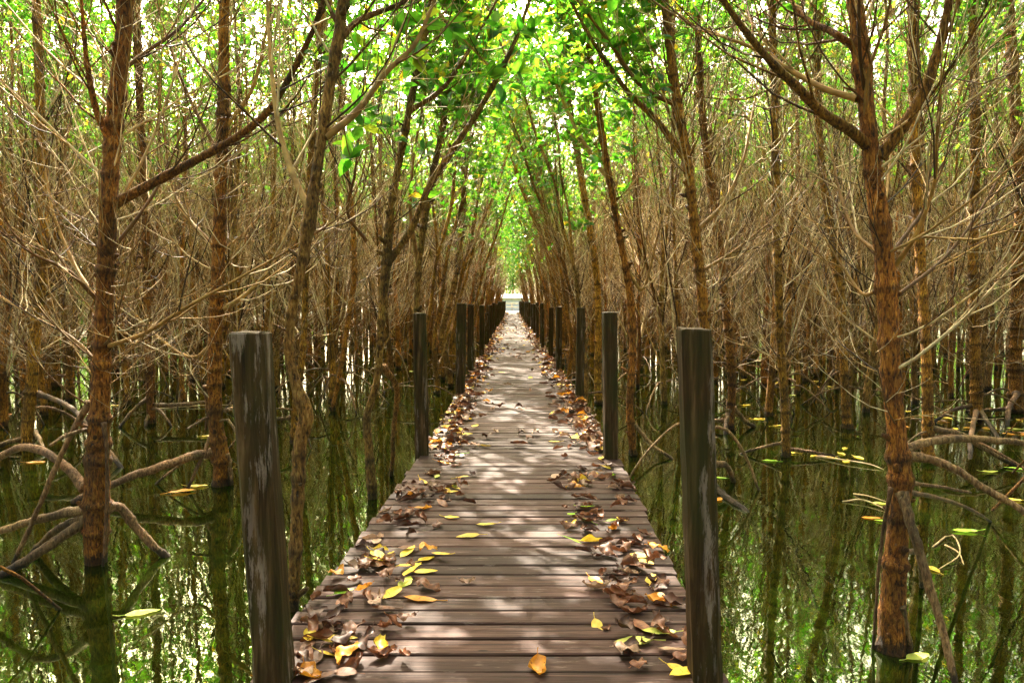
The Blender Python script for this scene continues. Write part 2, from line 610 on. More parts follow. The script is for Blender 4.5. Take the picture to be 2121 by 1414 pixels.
def shoots(acc, P1, r1, r, cfg, leaf_ok, skip1=False):
    """side shoots (two orders) and leaves of given first-order branches."""
    N1, K1, _ = P1.shape
    if not skip1:
        tap = np.linspace(1, .28, K1)[None]
        tubes(acc, P1, r1[:, None] * tap, cfg['s1'], 0)
    len1 = np.linalg.norm(np.diff(P1, axis=1), axis=2).sum(1)
    n2 = cfg['n2']
    t = np.clip((np.arange(n2)[None] + r.uniform(-.3, .6, (N1, n2))) / n2 * .85 + .14, .08, .97)
    B, T = sample(P1, t)
    B, T = B.reshape(-1, 3), T.reshape(-1, 3)
    t = t.ravel()
    rad2 = np.repeat(r1, n2) * (1 - .65 * t) * .62
    l2 = np.repeat(len1, n2) * (.62 - .34 * t) * r.uniform(.5, 1.25, N1 * n2) + .08
    l2 = np.minimum(l2, cfg.get('l2max', .9))
    up = np.array([[0, 0, 1.0]])
    side = nrm(np.cross(T, up) + r.randn(len(T), 3) * .35) * np.where(np.arange(len(T)) % 2 == 0, 1, -1)[:, None]
    a = r.uniform(.38, .78, len(T))[:, None]
    d2 = T * np.cos(a) + side * np.sin(a)
    d2[:, 2] -= .12
    P2 = curves(B, d2, l2, r.uniform(.5, 1.5, len(T)), cfg['k2'], .09, r)
    rad2 = np.clip(rad2 * cfg.get('thin', .72), .0016, .02)
    tubes(acc, P2, rad2[:, None] * np.linspace(1, .4, cfg['k2'])[None], cfg['s2'], 0)
    n3 = cfg['n3']
    tips, dirs = [], []
    if n3:
        N2 = len(P2)
        t3 = np.clip((np.arange(n3)[None] + r.uniform(-.2, .7, (N2, n3))) / n3 * .8 + .18, .1, .97)
        B3, T3 = sample(P2, t3)
        B3, T3 = B3.reshape(-1, 3), T3.reshape(-1, 3)
        l3 = np.repeat(l2, n3) * r.uniform(.25, .65, N2 * n3) + .05
        side = nrm(np.cross(T3, up) + r.randn(len(T3), 3) * .5) * np.where(np.arange(len(T3)) % 2 == 0, 1, -1)[:, None]
        a = r.uniform(.5, 1.0, len(T3))[:, None]
        d3 = T3 * np.cos(a) + side * np.sin(a)
        P3 = curves(B3, d3, l3, r.uniform(.5, 1.6, len(T3)), cfg['k3'], .1, r)
        r3 = np.clip(np.repeat(rad2, n3) * .6, .0011, .006)
        tubes(acc, P3, r3[:, None] * np.linspace(1, .5, cfg['k3'])[None], 3, 0)
        tips.append(P3[:, -1])
        dirs.append(P3[:, -1] - P3[:, -2])
    tips.append(P2[:, -1])
    dirs.append(P2[:, -1] - P2[:, -2])
    tips, dirs = np.concatenate(tips), np.concatenate(dirs)
    kp = np.full(len(tips), cfg.get('keep', .55))
    if cfg.get('roof'):              # foliage thickened where the crowns meet overhead, to shade the deck below
        kp[(np.abs(tips[:, 0]) < 2.2) & (tips[:, 2] > 4.0)] = .75
    ok = leaf_ok(tips, r) & (r.rand(len(tips)) < kp)
    rosettes(acc, tips[ok], dirs[ok], cfg['nl'], cfg['leaf'], cfg['fine'], 1, r)


def primaries(P, R, r, n, zlo, zhi, K, lf=1.0):
    """first-order branches off a stem P (K,3)"""
    z = P[:, 2]
    zt = z[-1]
    zz = r.uniform(zlo, min(zhi, zt - .1), n)
    idx = np.clip(np.searchsorted(z, zz), 1, len(P) - 2)
    az = r.rand(n) * 6.283
    az[1::2] = az[0:len(az[1::2]) * 2:2] + math.pi + r.uniform(-.5, .5, len(az[1::2]))
    h = zz / zt
    el = np.clip(.34 + 1.35 * h + r.uniform(-.35, .35, n), -.05, 1.35)
    d = np.stack([np.cos(az) * np.cos(el), np.sin(az) * np.cos(el), np.sin(el)], 1)
    L = (.55 + .9 * np.sin(np.clip(h * 1.25, 0, 1) * math.pi * .75)) * r.uniform(.45, 1.3, n) * lf
    L = np.minimum(L, (zt - zz) * .8 + .35)
    up = r.uniform(.4, 1.3, n) * (1.1 - .5 * h)
    P1 = curves(P[idx], d, L, up, K, .06, r)
    r1 = np.clip(.0020 + .0032 * L * r.uniform(.6, 1.7, n), .0025, .015)
    return P1, np.minimum(r1, R[idx] * .6)


CFG_HERO = dict(thin=.95, s1=6, n2=7, k2=6, s2=4, n3=3, k3=5, nl=5, leaf=.125, fine=True, keep=.28, roof=1)
CFG_MID = dict(thin=.75, s1=5, n2=6, k2=5, s2=4, n3=2, k3=4, nl=5, leaf=.13, fine=False, keep=.30)
CFG_LOW = dict(s1=3, n2=6, k2=4, s2=3, n3=1, k3=3, nl=3, leaf=.17, fine=False, keep=.7)


def stem(H, lean, r, K, r0, wob=.035, p=1.6):
    u = np.linspace(0, 1, K)
    z = u * (H + .35) - .35
    zz = np.clip(z, 0, None) / H
    az = r.rand() * 6.28
    x = lean * zz ** p + wob * np.sin(u * r.uniform(5, 12) + az) + .4 * wob * np.sin(u * r.uniform(20, 35))
    y = wob * np.sin(u * r.uniform(5, 12) + az * 2) + r.uniform(-.25, .25) * zz
    P = np.stack([x, y, z], 1)
    R = r0 * (1.12 - .25 * np.clip(zz * 4, 0, 1) - .70 * zz)
    R = np.maximum(R, .007)
    return P, R


def prop_roots(P, R, r, n, reach=(.45, 1.2)):
    """list of (centre line, radii) of stilt roots from a stem"""
    out = []
    for i in range(n):
        za = r.uniform(.16, .55)
        k = int(np.argmin(np.abs(P[:, 2] - za)))
        az = (i + r.uniform(-.3, .3)) * 6.283 / n
        L = r.uniform(*reach)
        d = np.array([math.cos(az), math.sin(az), 0])
        q = [P[k] + [0, 0, 0], P[k] + d * L * .32 + [0, 0, r.uniform(-.02, .07)], P[k] + d * L * .7 + [0, 0, -za * .42], P[k] + d * L + [0, 0, -za - .06], P[k] + d * L * 1.12 + [0, 0, -za - .3]]
        C = smooth_path(q, 14)
        out.append((C, r.uniform(.008, .015) * np.linspace(1.25, .8, 14)))
    return out


def leaf_rule(z0, soft, px=None):
    def f(t, r):
        return t[:, 2] + r.randn(len(t)) * soft > z0
    return f


# ------------------------------------------------------------------ the traced front trees
def Hero(label, base, pts, roots=(), limbs=(), mat=None, seed=0, n1=46, zlo=.5, nroots=0, leaf_z=4.9, stems=(), top=7.2, group="mangroves standing in the water along the boardwalk", lf=1.0, side=0, topd=None, n2=None, sprays=()):
    r = np.random.RandomState(100 + seed)
    mat = mat or BARK
    b = at_z(*base)
    Y = b[1]
    root = empty("mangrove_tree", (b[0], b[1], 0), label, "mangrove tree", group)
    off = np.array([b[0], b[1], 0.0])

    def world(pp, y0, dy):
        n = len(pp)
        return np.array([np.append(at_y(x, y, y0 + dy * i / max(1, n - 1)), w * .37 / FPX * (y0 + dy * i / max(1, n - 1))) for i, (x, y, w) in enumerate(pp)])

    def extend(W, top):
        """carry a stem on above the frame"""
        d = W[-1, :3] - W[-2, :3]
        d = d / max(.05, d[2])
        z = W[-1, 2]
        rows = [W]
        while z < top:
            st = .7
            d = d * np.array([.92, .92, 1])
            nx = rows[-1][-1].copy()
            nx[:3] += d * st + np.append(r.randn(2) * .05, 0)
            nx[3] = max(.008, nx[3] * .84)
            rows.append(nx[None])
            z += st
        return np.vstack(rows)
    acc = Acc()
    W = world(pts, Y, 0)
    lowest = W[0].copy()
    lowest[2] = -.4
    W = extend(np.vstack([lowest, W]), top)
    hgt = W[-1, 2]
    K = int(hgt / .016)
    S = smooth_path(W, K)
    if Y > 8:
        S[:, 1] += .05 * np.sin(np.linspace(0, 9, K) + seed)
    trunk_tube(acc, S[:, :3], S[:, 3], 18 if Y < 8 else 12, r, True, .2)
    allst = [S]
    for sp in stems:
        dyy = 0.15 * r.uniform(-1, 1)
        if sp[0][0] == 'free':           # own foot in the water
            sp = sp[1:]
        W2 = extend(world(sp, Y, dyy), top - .4)
        S2 = smooth_path(W2, int(max(2, W2[-1, 2] - W2[0, 2]) / .035))
        trunk_tube(acc, S2[:, :3], S2[:, 3], 12, r, True, .2)
        allst.append(S2)
    acc.build("trunk", [mat], root, off=off)
    for rt in roots:
        dy = rt.get('dy')
        pp = rt['p']
        y1 = at_z(pp[-1][0], pp[-1][1])[1] if dy is None else Y + dy
        y0 = Y + rt.get('dy0', 0)
        n = len(pp)
        C = np.array([at_y(x, y, y0 + (y1 - y0) * i / (n - 1)) for i, (x, y) in enumerate(pp)])
        rad = rt['w'] * .5 / FPX * Y
        if dy is None:
            e = C[-1] + (C[-1] - C[-2]) * .25
            e[2] = min(e[2], -.12)
            C = np.vstack([C, e])
        C = smooth_path(C, 22)
        a2 = Acc()
        C = smooth_path(C, 44)
        C[2:-2] += np.stack([np.convolve(r.randn(44), np.ones(5) / 5, 'same') * rad * .22 for _ in range(3)], 1)[2:-2]
        R2 = rad * (np.linspace(1.0, .72, 44) + .45 * np.exp(-np.arange(44) / 2.0)) * (1 + np.convolve(r.randn(44), np.ones(3) / 3, 'same') * .10)
        tubes(a2, C[None], R2[None], 10, 0, np.zeros(1), mod=(1 + r.randn(1, 44, 10) * .03), cap=True)
        a2.build("prop_root", [ROOT if not rt.get('bark') else mat], root, off=off)
    if nroots:
        for C, R2 in prop_roots(S[:, :3], S[:, 3], r, nroots, (.4, 1.0)):
            a2 = Acc()
            tubes(a2, C[None], R2[None], 8, 0, np.zeros(1))
            a2.build("prop_root", [ROOT], root, off=off)

    def rule(t, rr):
        lz = np.where(np.abs(t[:, 0]) < 1.25, np.where(t[:, 1] > 4.2, 3.0, 3.9), leaf_z)
        return t[:, 2] + rr.randn(len(t)) * .35 > lz
    cfg = dict(CFG_HERO)
    anchors = [S_[:, :3] for S_ in allst]
    if n2:
        cfg['n2'] = n2
    for lb in limbs:
        pp = lb['p']
        C = smooth_path(np.array([at_y(x, y, Y + lb.get('dy', 0) * i / max(1, len(pp) - 1)) for i, (x, y) in enumerate(pp)]), 26)
        anchors.append(C)
        e = C[-1] - C[-2]
        rad = lb['w'] * .5 / FPX * Y
        a2 = Acc()
        RR = rad * np.linspace(1.1, .45, 26)
        sarc = np.arange(26)
        RR *= 1 + .12 * (sarc % 5 == 0)
        tubes(a2, C[None], RR[None], 9, 0, np.array([r.uniform(.2, .6)]))
        # run on beyond the last traced point and put out side shoots
        tail = curves(C[-1:], nrm(e[None]), np.array([lb.get('ext', .9)]), np.array([.5]), 10, .05, r)
        tubes(a2, tail, (rad * np.linspace(.45, .15, 10))[None], 7, 0, np.array([.4]))
        c2 = dict(cfg, l2max=.75)
        c2['n2'] = lb.get('n2', 9)
        shoots(a2, np.concatenate([C, tail[0]])[None], np.array([min(rad, .014)]), r, c2, rule, skip1=True)
        a2.build("branch", [mat if lb['w'] > 12 and not lb.get('pale') else TWIG, LEAF], root, off=off)
    a3 = Acc()
    for sx, sy, sdy, sn, ssz in sprays:
        p = at_y(sx, sy, Y + sdy)
        near = np.concatenate(anchors)
        q = near[np.argmin(np.linalg.norm(near - p, axis=1))]
        mid = (p + q) / 2 + [0, 0, -.03]
        tw = smooth_path([q, mid, p], 8)
        tubes(a3, tw[None], np.linspace(.004, .002, 8)[None], 5, 0, np.array([.35]))
        rosettes(a3, p[None], nrm((p - mid)[None]) + [[0, 0, .4]], sn, ssz, True, 1, r)
    for S_ in allst:
        n = int(n1 * 1.8) if S_ is allst[0] else n1 // 2
        P1, r1 = primaries(S_[:, :3], S_[:, 3], r, n, max(zlo, S_[0, 2] + .15), 9, 10, lf)
        # keep the walkway clear at walking height
        tipx = P1[:, -1]
        ok = ~((np.abs(tipx[:, 0]) < .95) & (tipx[:, 2] < 2.7))
        # and the lens
        ok &= np.linalg.norm(P1 - np.array([0, 0, CAM_Z]), axis=2).min(1) > 1.6
        P1, r1 = P1[ok], r1[ok]
        shoots(a3, P1, r1, r, cfg, rule)
    a3.build("crown", [TWIG, LEAF], root, off=off)
    return root, b


def RT(*p, w=12, **k):
    return dict(p=list(p), w=w, **k)


def LB(*p, w=12, **k):
    return dict(p=list(p), w=w, **k)


HEROES = []


def hero(*a, **k):
    HEROES.append(Hero(*a, seed=len(HEROES), **k)[1])


# left of the boardwalk
hero("thick orange-brown mangrove with arching stilt roots, nearest on the left side", (197, 1165),
     [(197, 1165, 56), (198, 1080, 66), (200, 1000, 66), (207, 850, 52), (213, 700, 46), (220, 550, 46), (226, 420, 46), (236, 270, 44), (250, 120, 42), (258, 0, 40)],
     roots=[RT((180, 1055), (90, 1072), (0, 1098), (-60, 1120), w=20, dy=.15),
            RT((180, 1075), (100, 1130), (0, 1195), (-50, 1240), w=22, dy=-.35),
            RT((172, 1072), (120, 1095), (68, 1145), w=18),
            RT((215, 1055), (248, 1050), (290, 1100), (342, 1152), w=20),
            RT((178, 1010), (130, 960), (70, 928), (20, 935), (-60, 985), w=20, dy=.3),
            RT((215, 875), (222, 950), (221, 1050), (214, 1172), w=8, dy0=-.09),
            RT((185, 832), (140, 915), (85, 1040), (28, 1165), w=12),
            RT((185, 888), (145, 898), (104, 922), w=9, dy=-.3)],
     limbs=[LB((238, 422), (330, 372), (450, 308), (510, 270), (560, 225), (605, 150), (645, 70), (670, 0), w=19, dy=-.3),
            LB((222, 640), (180, 590), (150, 540), (110, 440), (90, 330), w=9, dy=.4, pale=1),
            LB((232, 300), (200, 230), (180, 130), (170, 20), w=14, dy=-.3),
            LB((215, 720), (300, 690), (380, 640), (470, 590), (560, 540), w=9, dy=-.5, pale=1),
            LB((248, 150), (300, 110), (370, 60), (420, 0), w=9, dy=.4, pale=1),
            LB((200, 620), (140, 560), (60, 520), (0, 440), w=8, dy=-.4, pale=1),
            LB((230, 520), (300, 430), (345, 350), (390, 240), w=8, dy=.5, pale=1),
            LB((210, 760), (150, 700), (60, 650), (-20, 600), w=7, dy=.3, pale=1)],
     n1=52, zlo=.75, leaf_z=5.2)
hero("sturdy orange-brown mangrove just left of the leaning front post, one long root reaching left", (455, 1005),
     [(456, 1005, 36), (458, 945, 42), (448, 880, 40), (445, 760, 36), (450, 600, 34), (455, 480, 34), (460, 330, 32), (464, 180, 30), (466, 0, 26)],
     roots=[RT((440, 938), (390, 948), (320, 970), (225, 1006), (150, 1040), w=18, dy=-.6),
            RT((468, 940), (476, 970), (478, 1004), w=12), RT((436, 905), (415, 955), (388, 1014), w=8), RT((440, 860), (415, 872), (388, 888), w=7, dy=-.2),
            RT((425, 800), (429, 840), (427, 890), w=8, dy=.2), RT((468, 850), (510, 838), (560, 870), w=8)],
     limbs=[LB((458, 690), (400, 740), (330, 700), (270, 640), w=8, dy=.3, pale=1), LB((465, 640), (520, 600), (570, 540), (600, 450), w=9, dy=-.2, pale=1),
            LB((452, 520), (380, 440), (350, 360), (340, 260), w=9, dy=.3), LB((460, 330), (410, 240), (370, 150), (340, 60), w=8, dy=.2, pale=1),
            LB((470, 260), (520, 190), (545, 100), (560, 0), w=9, dy=.2)],
     n1=50, zlo=.6, nroots=2)
hero("slender crooked mangrove with a knotted bend, close behind the leaning post", (607, 1262),
     [(607, 1262, 34), (612, 1150, 36), (618, 1010, 34), (622, 920, 36), (634, 862, 42), (618, 810, 32), (600, 740, 28), (602, 660, 27), (622, 560, 28), (642, 445, 38), (655, 360, 29), (680, 200, 30), (704, 60, 30), (712, 0, 28)],
     limbs=[LB((638, 430), (600, 345), (575, 250), (560, 120), (553, 0), w=13, dy=.25, pale=1),
            LB((690, 105), (740, 45), (830, 8), (900, -40), w=14, dy=.3),
            LB((672, 285), (735, 235), (800, 150), (860, 90), (905, -10), w=15, dy=.4, pale=1),
            LB((705, 60), (680, 10), (675, -40), w=10)],
     mat=BARK_PALE, n1=16, zlo=2.3, lf=.8, leaf_z=4.6,
     sprays=[(748, 222, .4, 6, .13), (752, 262, .35, 3, .14), (728, 330, .3, 7, .14), (830, 60, .35, 5, .14), (868, 35, .4, 5, .15), (850, 110, .4, 4, .14), (735, 60, .2, 5, .13)])
hero("pale forked mangrove leaning over the left edge behind the second left post", (770, 1032),
     [(772, 1032, 26), (764, 930, 24), (760, 860, 20), (782, 780, 20), (790, 660, 22), (801, 545, 26), (812, 420, 20), (845, 240, 18), (878, 80, 18), (895, 0, 16)],
     stems=[[(800, 548, 20), (850, 478, 18), (890, 385, 18), (938, 310, 17), (1000, 215, 15), (1060, 100, 12), (1092, 15, 10)],
            [('free'), (815, 985, 14), (813, 890, 14), (822, 810, 15), (800, 770, 12), (790, 700, 10)]][:1],
     roots=[RT((794, 760), (822, 808), (815, 890), (812, 985), w=13, dy0=.05, bark=1)],
     limbs=[LB((760, 500), (720, 440), (735, 360), (745, 260), w=7, dy=-.2, pale=1), LB((850, 230), (920, 180), (980, 90), (1030, 0), w=10, dy=.3)],
     mat=BARK_PALE, n1=30, zlo=2.1, lf=.85, leaf_z=4.4, top=6.8,
     sprays=[(940, 60, .2, 6, .16), (985, 95, 0, 6, .16), (1010, 150, -.1, 7, .16), (960, 190, 0, 6, .15), (1075, 150, 0, 5, .18), (1100, 60, 0, 6, .16), (900, 160, .1, 6, .15), (1040, 215, -.2, 5, .15), (880, 405, .3, 3, .12), (850, 385, .3, 3, .11)])
hero("reddish mangrove with straight trunk rising through twigs at the far left", (62, 922),
     [(62, 922, 30), (70, 800, 30), (74, 690, 28), (84, 560, 28), (84, 400, 26), (80, 230, 24), (76, 0, 22)],
     roots=[RT((70, 902), (20, 915), (-40, 935), w=12, dy=-.3), RT((78, 815), (140, 840), (180, 880), (250, 968), w=11), RT((72, 895), (85, 915), (92, 940), w=9)], n1=54, nroots=2)
hero("thin upright mangrove with short stilt roots between the two thick left trunks", (316, 875),
     [(316, 875, 24), (310, 800, 20), (305, 690, 20), (300, 560, 20), (297, 400, 20), (293, 230, 20), (288, 60, 18), (286, 0, 18)],
     roots=[RT((318, 840), (370, 838), (424, 832), w=10, dy=.1), RT((305, 825), (275, 850), (247, 885), w=8), RT((312, 850), (304, 870), (302, 882), w=8)], n1=50, nroots=1)
hero("straight brown mangrove standing behind the crooked knotted trunk", (609, 918),
     [(609, 918, 22), (612, 840, 20), (625, 720, 18), (632, 560, 18), (640, 400, 18), (655, 200, 17), (672, 0, 16)],
     roots=[RT((600, 865), (565, 868), (520, 872), w=8, dy=-.3)], n1=34, zlo=.9, nroots=2)
hero("slim tilted mangrove leaning right, between the crooked trunk and the pale forked one", (688, 852),
     [(688, 852, 14), (705, 760, 14), (722, 650, 14), (735, 560, 14), (730, 430, 13), (712, 300, 13), (700, 100, 12), (698, 0, 12)], n1=30, zlo=1.2, nroots=2)
hero("short-rooted brown mangrove with many pale twigs behind the far-left trunk", (112, 800),
     [(112, 800, 24), (112, 720, 22), (118, 620, 20), (128, 480, 20), (135, 300, 18), (140, 150, 17), (142, 0, 16)], n1=52, zlo=.4, nroots=4)
hero("brown mangrove half hidden behind the second left post, leaning to the walk", (884, 905),
     [(884, 905, 18), (880, 800, 18), (866, 700, 16), (868, 560, 18), (888, 400, 18), (914, 270, 17), (938, 120, 16), (962, 0, 14)],
     limbs=[LB((868, 560), (850, 440), (856, 330), (880, 200), w=8)], mat=BARK_PALE, n1=28, zlo=2.2, lf=.8, leaf_z=4.2)
hero("slim reddish mangrove beside the third left post, arched over the walk", (935, 800),
     [(935, 800, 17), (925, 740, 16), (915, 690, 15), (940, 590, 15), (958, 450, 15), (962, 330, 14), (985, 200, 14), (1010, 60, 12)],
     mat=BARK_PALE, n1=28, zlo=2.0, lf=.8, leaf_z=4.0)
# right of the boardwalk
hero("thickest dark mangrove with spreading limbs and thick stilt roots, nearest on the right side", (1845, 1345),
     [(1845, 1345, 74), (1850, 1230, 66), (1860, 1100, 58), (1866, 1000, 56), (1860, 940, 56), (1856, 880, 50), (1845, 760, 50), (1838, 620, 52), (1828, 500, 48), (1812, 380, 46), (1800, 270, 40), (1783, 110, 42), (1770, 0, 40)],
     roots=[RT((1868, 1020), (1888, 1090), (1930, 1230), (1962, 1340), (1985, 1440), w=19, dy=-.35, dy0=-.08),
            RT((1870, 935), (1925, 915), (2010, 908), (2121, 918), (2200, 935), w=18, dy=.25),
            RT((1870, 942), (1950, 958), (2030, 1005), (2121, 1058), (2190, 1110), w=19, dy=-.15),
            RT((1872, 1018), (1940, 1030), (2000, 1050), (2052, 1080), w=12),
            RT((1872, 1000), (1930, 1005), (2010, 1020), w=9, dy=.4),
            RT((1845, 1010), (1832, 1080), (1820, 1180), (1808, 1342), w=8, dy0=-.07),
            RT((1872, 1140), (1902, 1150), (1908, 1215), w=14), RT((1868, 1255), (1878, 1300), (1886, 1352), w=13, dy0=-.05)],
     limbs=[LB((1800, 305), (1760, 270), (1705, 235), (1650, 180), (1600, 132), (1540, 60), (1490, -10), w=22, dy=-.25),
            LB((1822, 325), (1860, 275), (1905, 205), (1935, 130), (1960, 30), (1968, -30), w=26, dy=-.15),
            LB((1775, 205), (1710, 185), (1640, 148), (1560, 100), (1480, 70), w=13, dy=.4, pale=1),
            LB((1770, 98), (1720, 65), (1670, 40), (1630, -10), w=16, dy=.3),
            LB((1790, 260), (1800, 150), (1830, 60), (1850, -20), w=9, dy=-.2),
            LB((1852, 520), (1930, 400), (1942, 260), (1950, 130), w=8, dy=.5, pale=1),
            LB((1855, 550), (1900, 480), (1935, 380), (1940, 290), w=10, dy=-.3),
            LB((1815, 520), (1770, 480), (1740, 400), (1720, 300), w=8, dy=.5),
            LB((1862, 610), (1960, 530), (2040, 420), (2090, 320), w=8, dy=.4), LB((1830, 590), (1790, 610), (1750, 560), (1700, 480), w=8, dy=.4)],
     n1=30, zlo=1.0, leaf_z=5.2)
hero("straight dark reddish mangrove with no fork, standing alone right of the front right post", (1628, 945),
     [(1628, 945, 26), (1626, 860, 22), (1617, 720, 22), (1612, 600, 22), (1608, 420, 22), (1604, 220, 20), (1600, 0, 20)],
     roots=[RT((1622, 915), (1585, 925), (1535, 940), w=7), RT((1636, 930), (1680, 935), (1730, 945), w=7, dy=-.1)], n1=46, zlo=.8, nroots=0)
hero("slim reddish mangrove beside the second right post, leaning over the walk", (1311, 942),
     [(1311, 942, 20), (1304, 840, 20), (1310, 720, 18), (1304, 600, 19), (1280, 470, 18), (1255, 330, 17), (1238, 220, 16), (1220, 100, 15), (1205, 0, 14)],
     roots=[RT((1315, 880), (1355, 925), (1392, 950), w=8)],
     limbs=[LB((1300, 560), (1330, 600), (1350, 540), (1370, 450), w=7), LB((1262, 370), (1230, 330), (1180, 240), (1130, 120), w=9, dy=.3)], n1=30, zlo=2.1, lf=.85, leaf_z=4.2)
hero("dark upright mangrove rising behind the front right post", (1470, 1010),
     [(1470, 1010, 32), (1468, 900, 31), (1464, 760, 30), (1455, 620, 29), (1442, 500, 27), (1424, 340, 25), (1398, 175, 24), (1376, 0, 22)],
     roots=[RT((1478, 960), (1505, 965), (1520, 998), w=14), RT((1478, 1005), (1505, 1030), (1545, 1058), w=14)],
     limbs=[LB((1420, 330), (1360, 250), (1300, 190), (1230, 90), (1180, 0), w=13, dy=.3), LB((1405, 220), (1330, 180), (1270, 100), (1210, 20), w=10, dy=-.2),
            LB((1440, 480), (1500, 420), (1540, 330), (1560, 230), w=9, dy=.3), LB((1455, 560), (1520, 520), (1570, 480), w=7, dy=.2)], n1=44, zlo=1.3, nroots=2,
     sprays=[(1230, 60, .3, 6, .16), (1265, 90, .3, 6, .16), (1200, 130, .2, 6, .16), (1290, 130, 0, 6, .15), (1250, 170, .1, 6, .15), (1180, 50, .2, 6, .15), (1310, 60, 0, 5, .15), (1360, 200, .1, 5, .14), (1300, 230, .2, 5, .14)])
hero("brown mangrove with a pale stilt root between front right post and lone straight trunk", (1510, 888),
     [(1510, 888, 24), (1515, 800, 22), (1506, 690, 22), (1490, 520, 22), (1465, 330, 20), (1450, 120, 18), (1446, 0, 18)],
     roots=[RT((1508, 850), (1505, 875), (1502, 898), w=10, dy0=-.08), RT((1520, 845), (1542, 870), (1562, 884), w=10), RT((1500, 870), (1470, 872), (1440, 880), w=8)], n1=42, zlo=.7, nroots=1)
hero("slim dark mangrove with a flared foot, between the lone straight trunk and the thickest one", (1752, 885),
     [(1752, 885, 34), (1750, 862, 24), (1745, 760, 22), (1735, 560, 22), (1712, 400, 20), (1698, 240, 19), (1690, 0, 18)], n1=46, zlo=.6, nroots=0)
hero("brown mangrove just right of the thickest trunk, its long thin root drooping right", (1922, 955),
     [(1922, 955, 28), (1922, 860, 28), (1918, 720, 26), (1908, 560, 28), (1900, 400, 26), (1893, 200, 24), (1888, 0, 22)],
     roots=[RT((1930, 888), (1990, 900), (2060, 940), (2121, 975), (2180, 1010), w=13, dy=-.3), RT((1915, 910), (1880, 930), (1850, 960), w=9)], n1=46, zlo=.9, nroots=2)
hero("dark mangrove with two steep stilt roots by floating yellow leaves, toward the right", (2020, 868),
     [(2020, 868, 30), (2024, 800, 28), (2022, 700, 26), (2020, 520, 26), (2018, 330, 24), (2012, 100, 22), (2010, 0, 22)],
     roots=[RT((2022, 850), (2014, 890), (2008, 945), w=10), RT((2030, 850), (2050, 880), (2065, 905), w=10), RT((2010, 840), (1970, 850), (1935, 875), w=8)], n1=46, zlo=.6, nroots=2)
hero("stout brown mangrove with a pale bent root at the far right", (2108, 855),
     [(2108, 855, 38), (2108, 780, 34), (2112, 620, 32), (2110, 430, 30), (2100, 220, 28), (2095, 0, 26)],
     roots=[RT((2105, 815), (2090, 845), (2086, 880), w=11, dy0=-.1), RT((2095, 845), (2060, 848), (2000, 852), w=8, dy=-.2)], n1=46, zlo=.6, nroots=2)
hero("slim mangrove leaning over the walk beside the third right post", (1240, 838),
     [(1240, 838, 19), (1238, 760, 18), (1240, 680, 18), (1234, 560, 18), (1210, 410, 18), (1188, 270, 16), (1165, 120, 15), (1150, 0, 14)], n1=28, zlo=2.0, lf=.8, leaf_z=4.0)

# ------------------------------------------------------------------ prototypes for the rest of the plantation
PROTO = []
for i in range(12):
    r = np.random.RandomState(500 + i)
    edge = i >= 7
    H = r.uniform(6.8, 8.0) if not edge else r.uniform(6.6, 7.8)
    lean = r.uniform(-.5, .6) if not edge else r.uniform(1.3, 2.1)
    P, R = stem(H, lean, r, 90, r.uniform(.036, .056) if not edge else r.uniform(.036, .05), .06)
    at = Acc()
    trunk_tube(at, P, R, 10, r, True, .3)
    sts = [(P, R)]
    if i % 3 == 1 or i in (8, 11):
        k = int(np.argmin(np.abs(P[:, 2] - r.uniform(1.2, 2.4))))
        h2 = H - P[k, 2]
        P2, R2 = stem(h2, r.uniform(.4, 1.0) * r.choice([-1, 1]), r, 60, R[k] * .75, .04)
        P2 = P2[P2[:, 2] > 0]
        R2 = R2[-len(P2):]
        P2 = P2 - P2[0] + P[k]
        trunk_tube(at, P2, R2, 8, r, True, .3)
        sts.append((P2, R2))
    mt = at.mesh("trunk", [BARK if i % 4 else BARK_PALE])
    ac = Acc()
    zl = r.uniform(4.5, 5.2) if not edge else r.uniform(3.9, 4.4)
    for j, (p_, r_) in enumerate(sts):
        n1 = (46 if j == 0 else 22) if not edge else (46 if j == 0 else 20)
        P1, r1 = primaries(p_, r_, r, n1, .35 if not edge else 1.4, 9, 8, 1.0 if not edge else .8)
        if j == 0:                   # a few long upright poles beside the stem
            nb = 8 if not edge else 1
            kb = np.clip(np.searchsorted(p_[:, 2], r.uniform(.3, 2.4, nb)), 1, len(p_) - 3)
            ab = r.rand(nb) * 6.283
            eb = r.uniform(1.0, 1.38, nb)
            Pb = curves(p_[kb], np.stack([np.cos(ab) * np.cos(eb), np.sin(ab) * np.cos(eb), np.sin(eb)], 1), r.uniform(2.0, 3.8, nb), np.full(nb, .5), 8, .05, r)
            P1, r1 = np.concatenate([P1, Pb]), np.concatenate([r1, r.uniform(.009, .016, nb)])
        if edge:
            ok = ~((P1[:, -1, 0] > .45) & (P1[:, -1, 2] < 2.6))
            P1, r1 = P1[ok], r1[ok]
        shoots(ac, P1, r1, r, dict(CFG_MID, keep=.30) if edge else CFG_MID, leaf_rule(zl, .4))
    mc = ac.mesh("crown", [TWIG, LEAF])
    mr = []
    for C, R2 in prop_roots(P, R, r, r.randint(1, 4)):
        a2 = Acc()
        tubes(a2, C[None], R2[None], 6, 0, np.zeros(1))
        mr.append(a2.mesh("prop_root", [ROOT]))
    PROTO.append(dict(edge=edge, trunk=mt, crown=mc, roots=mr))

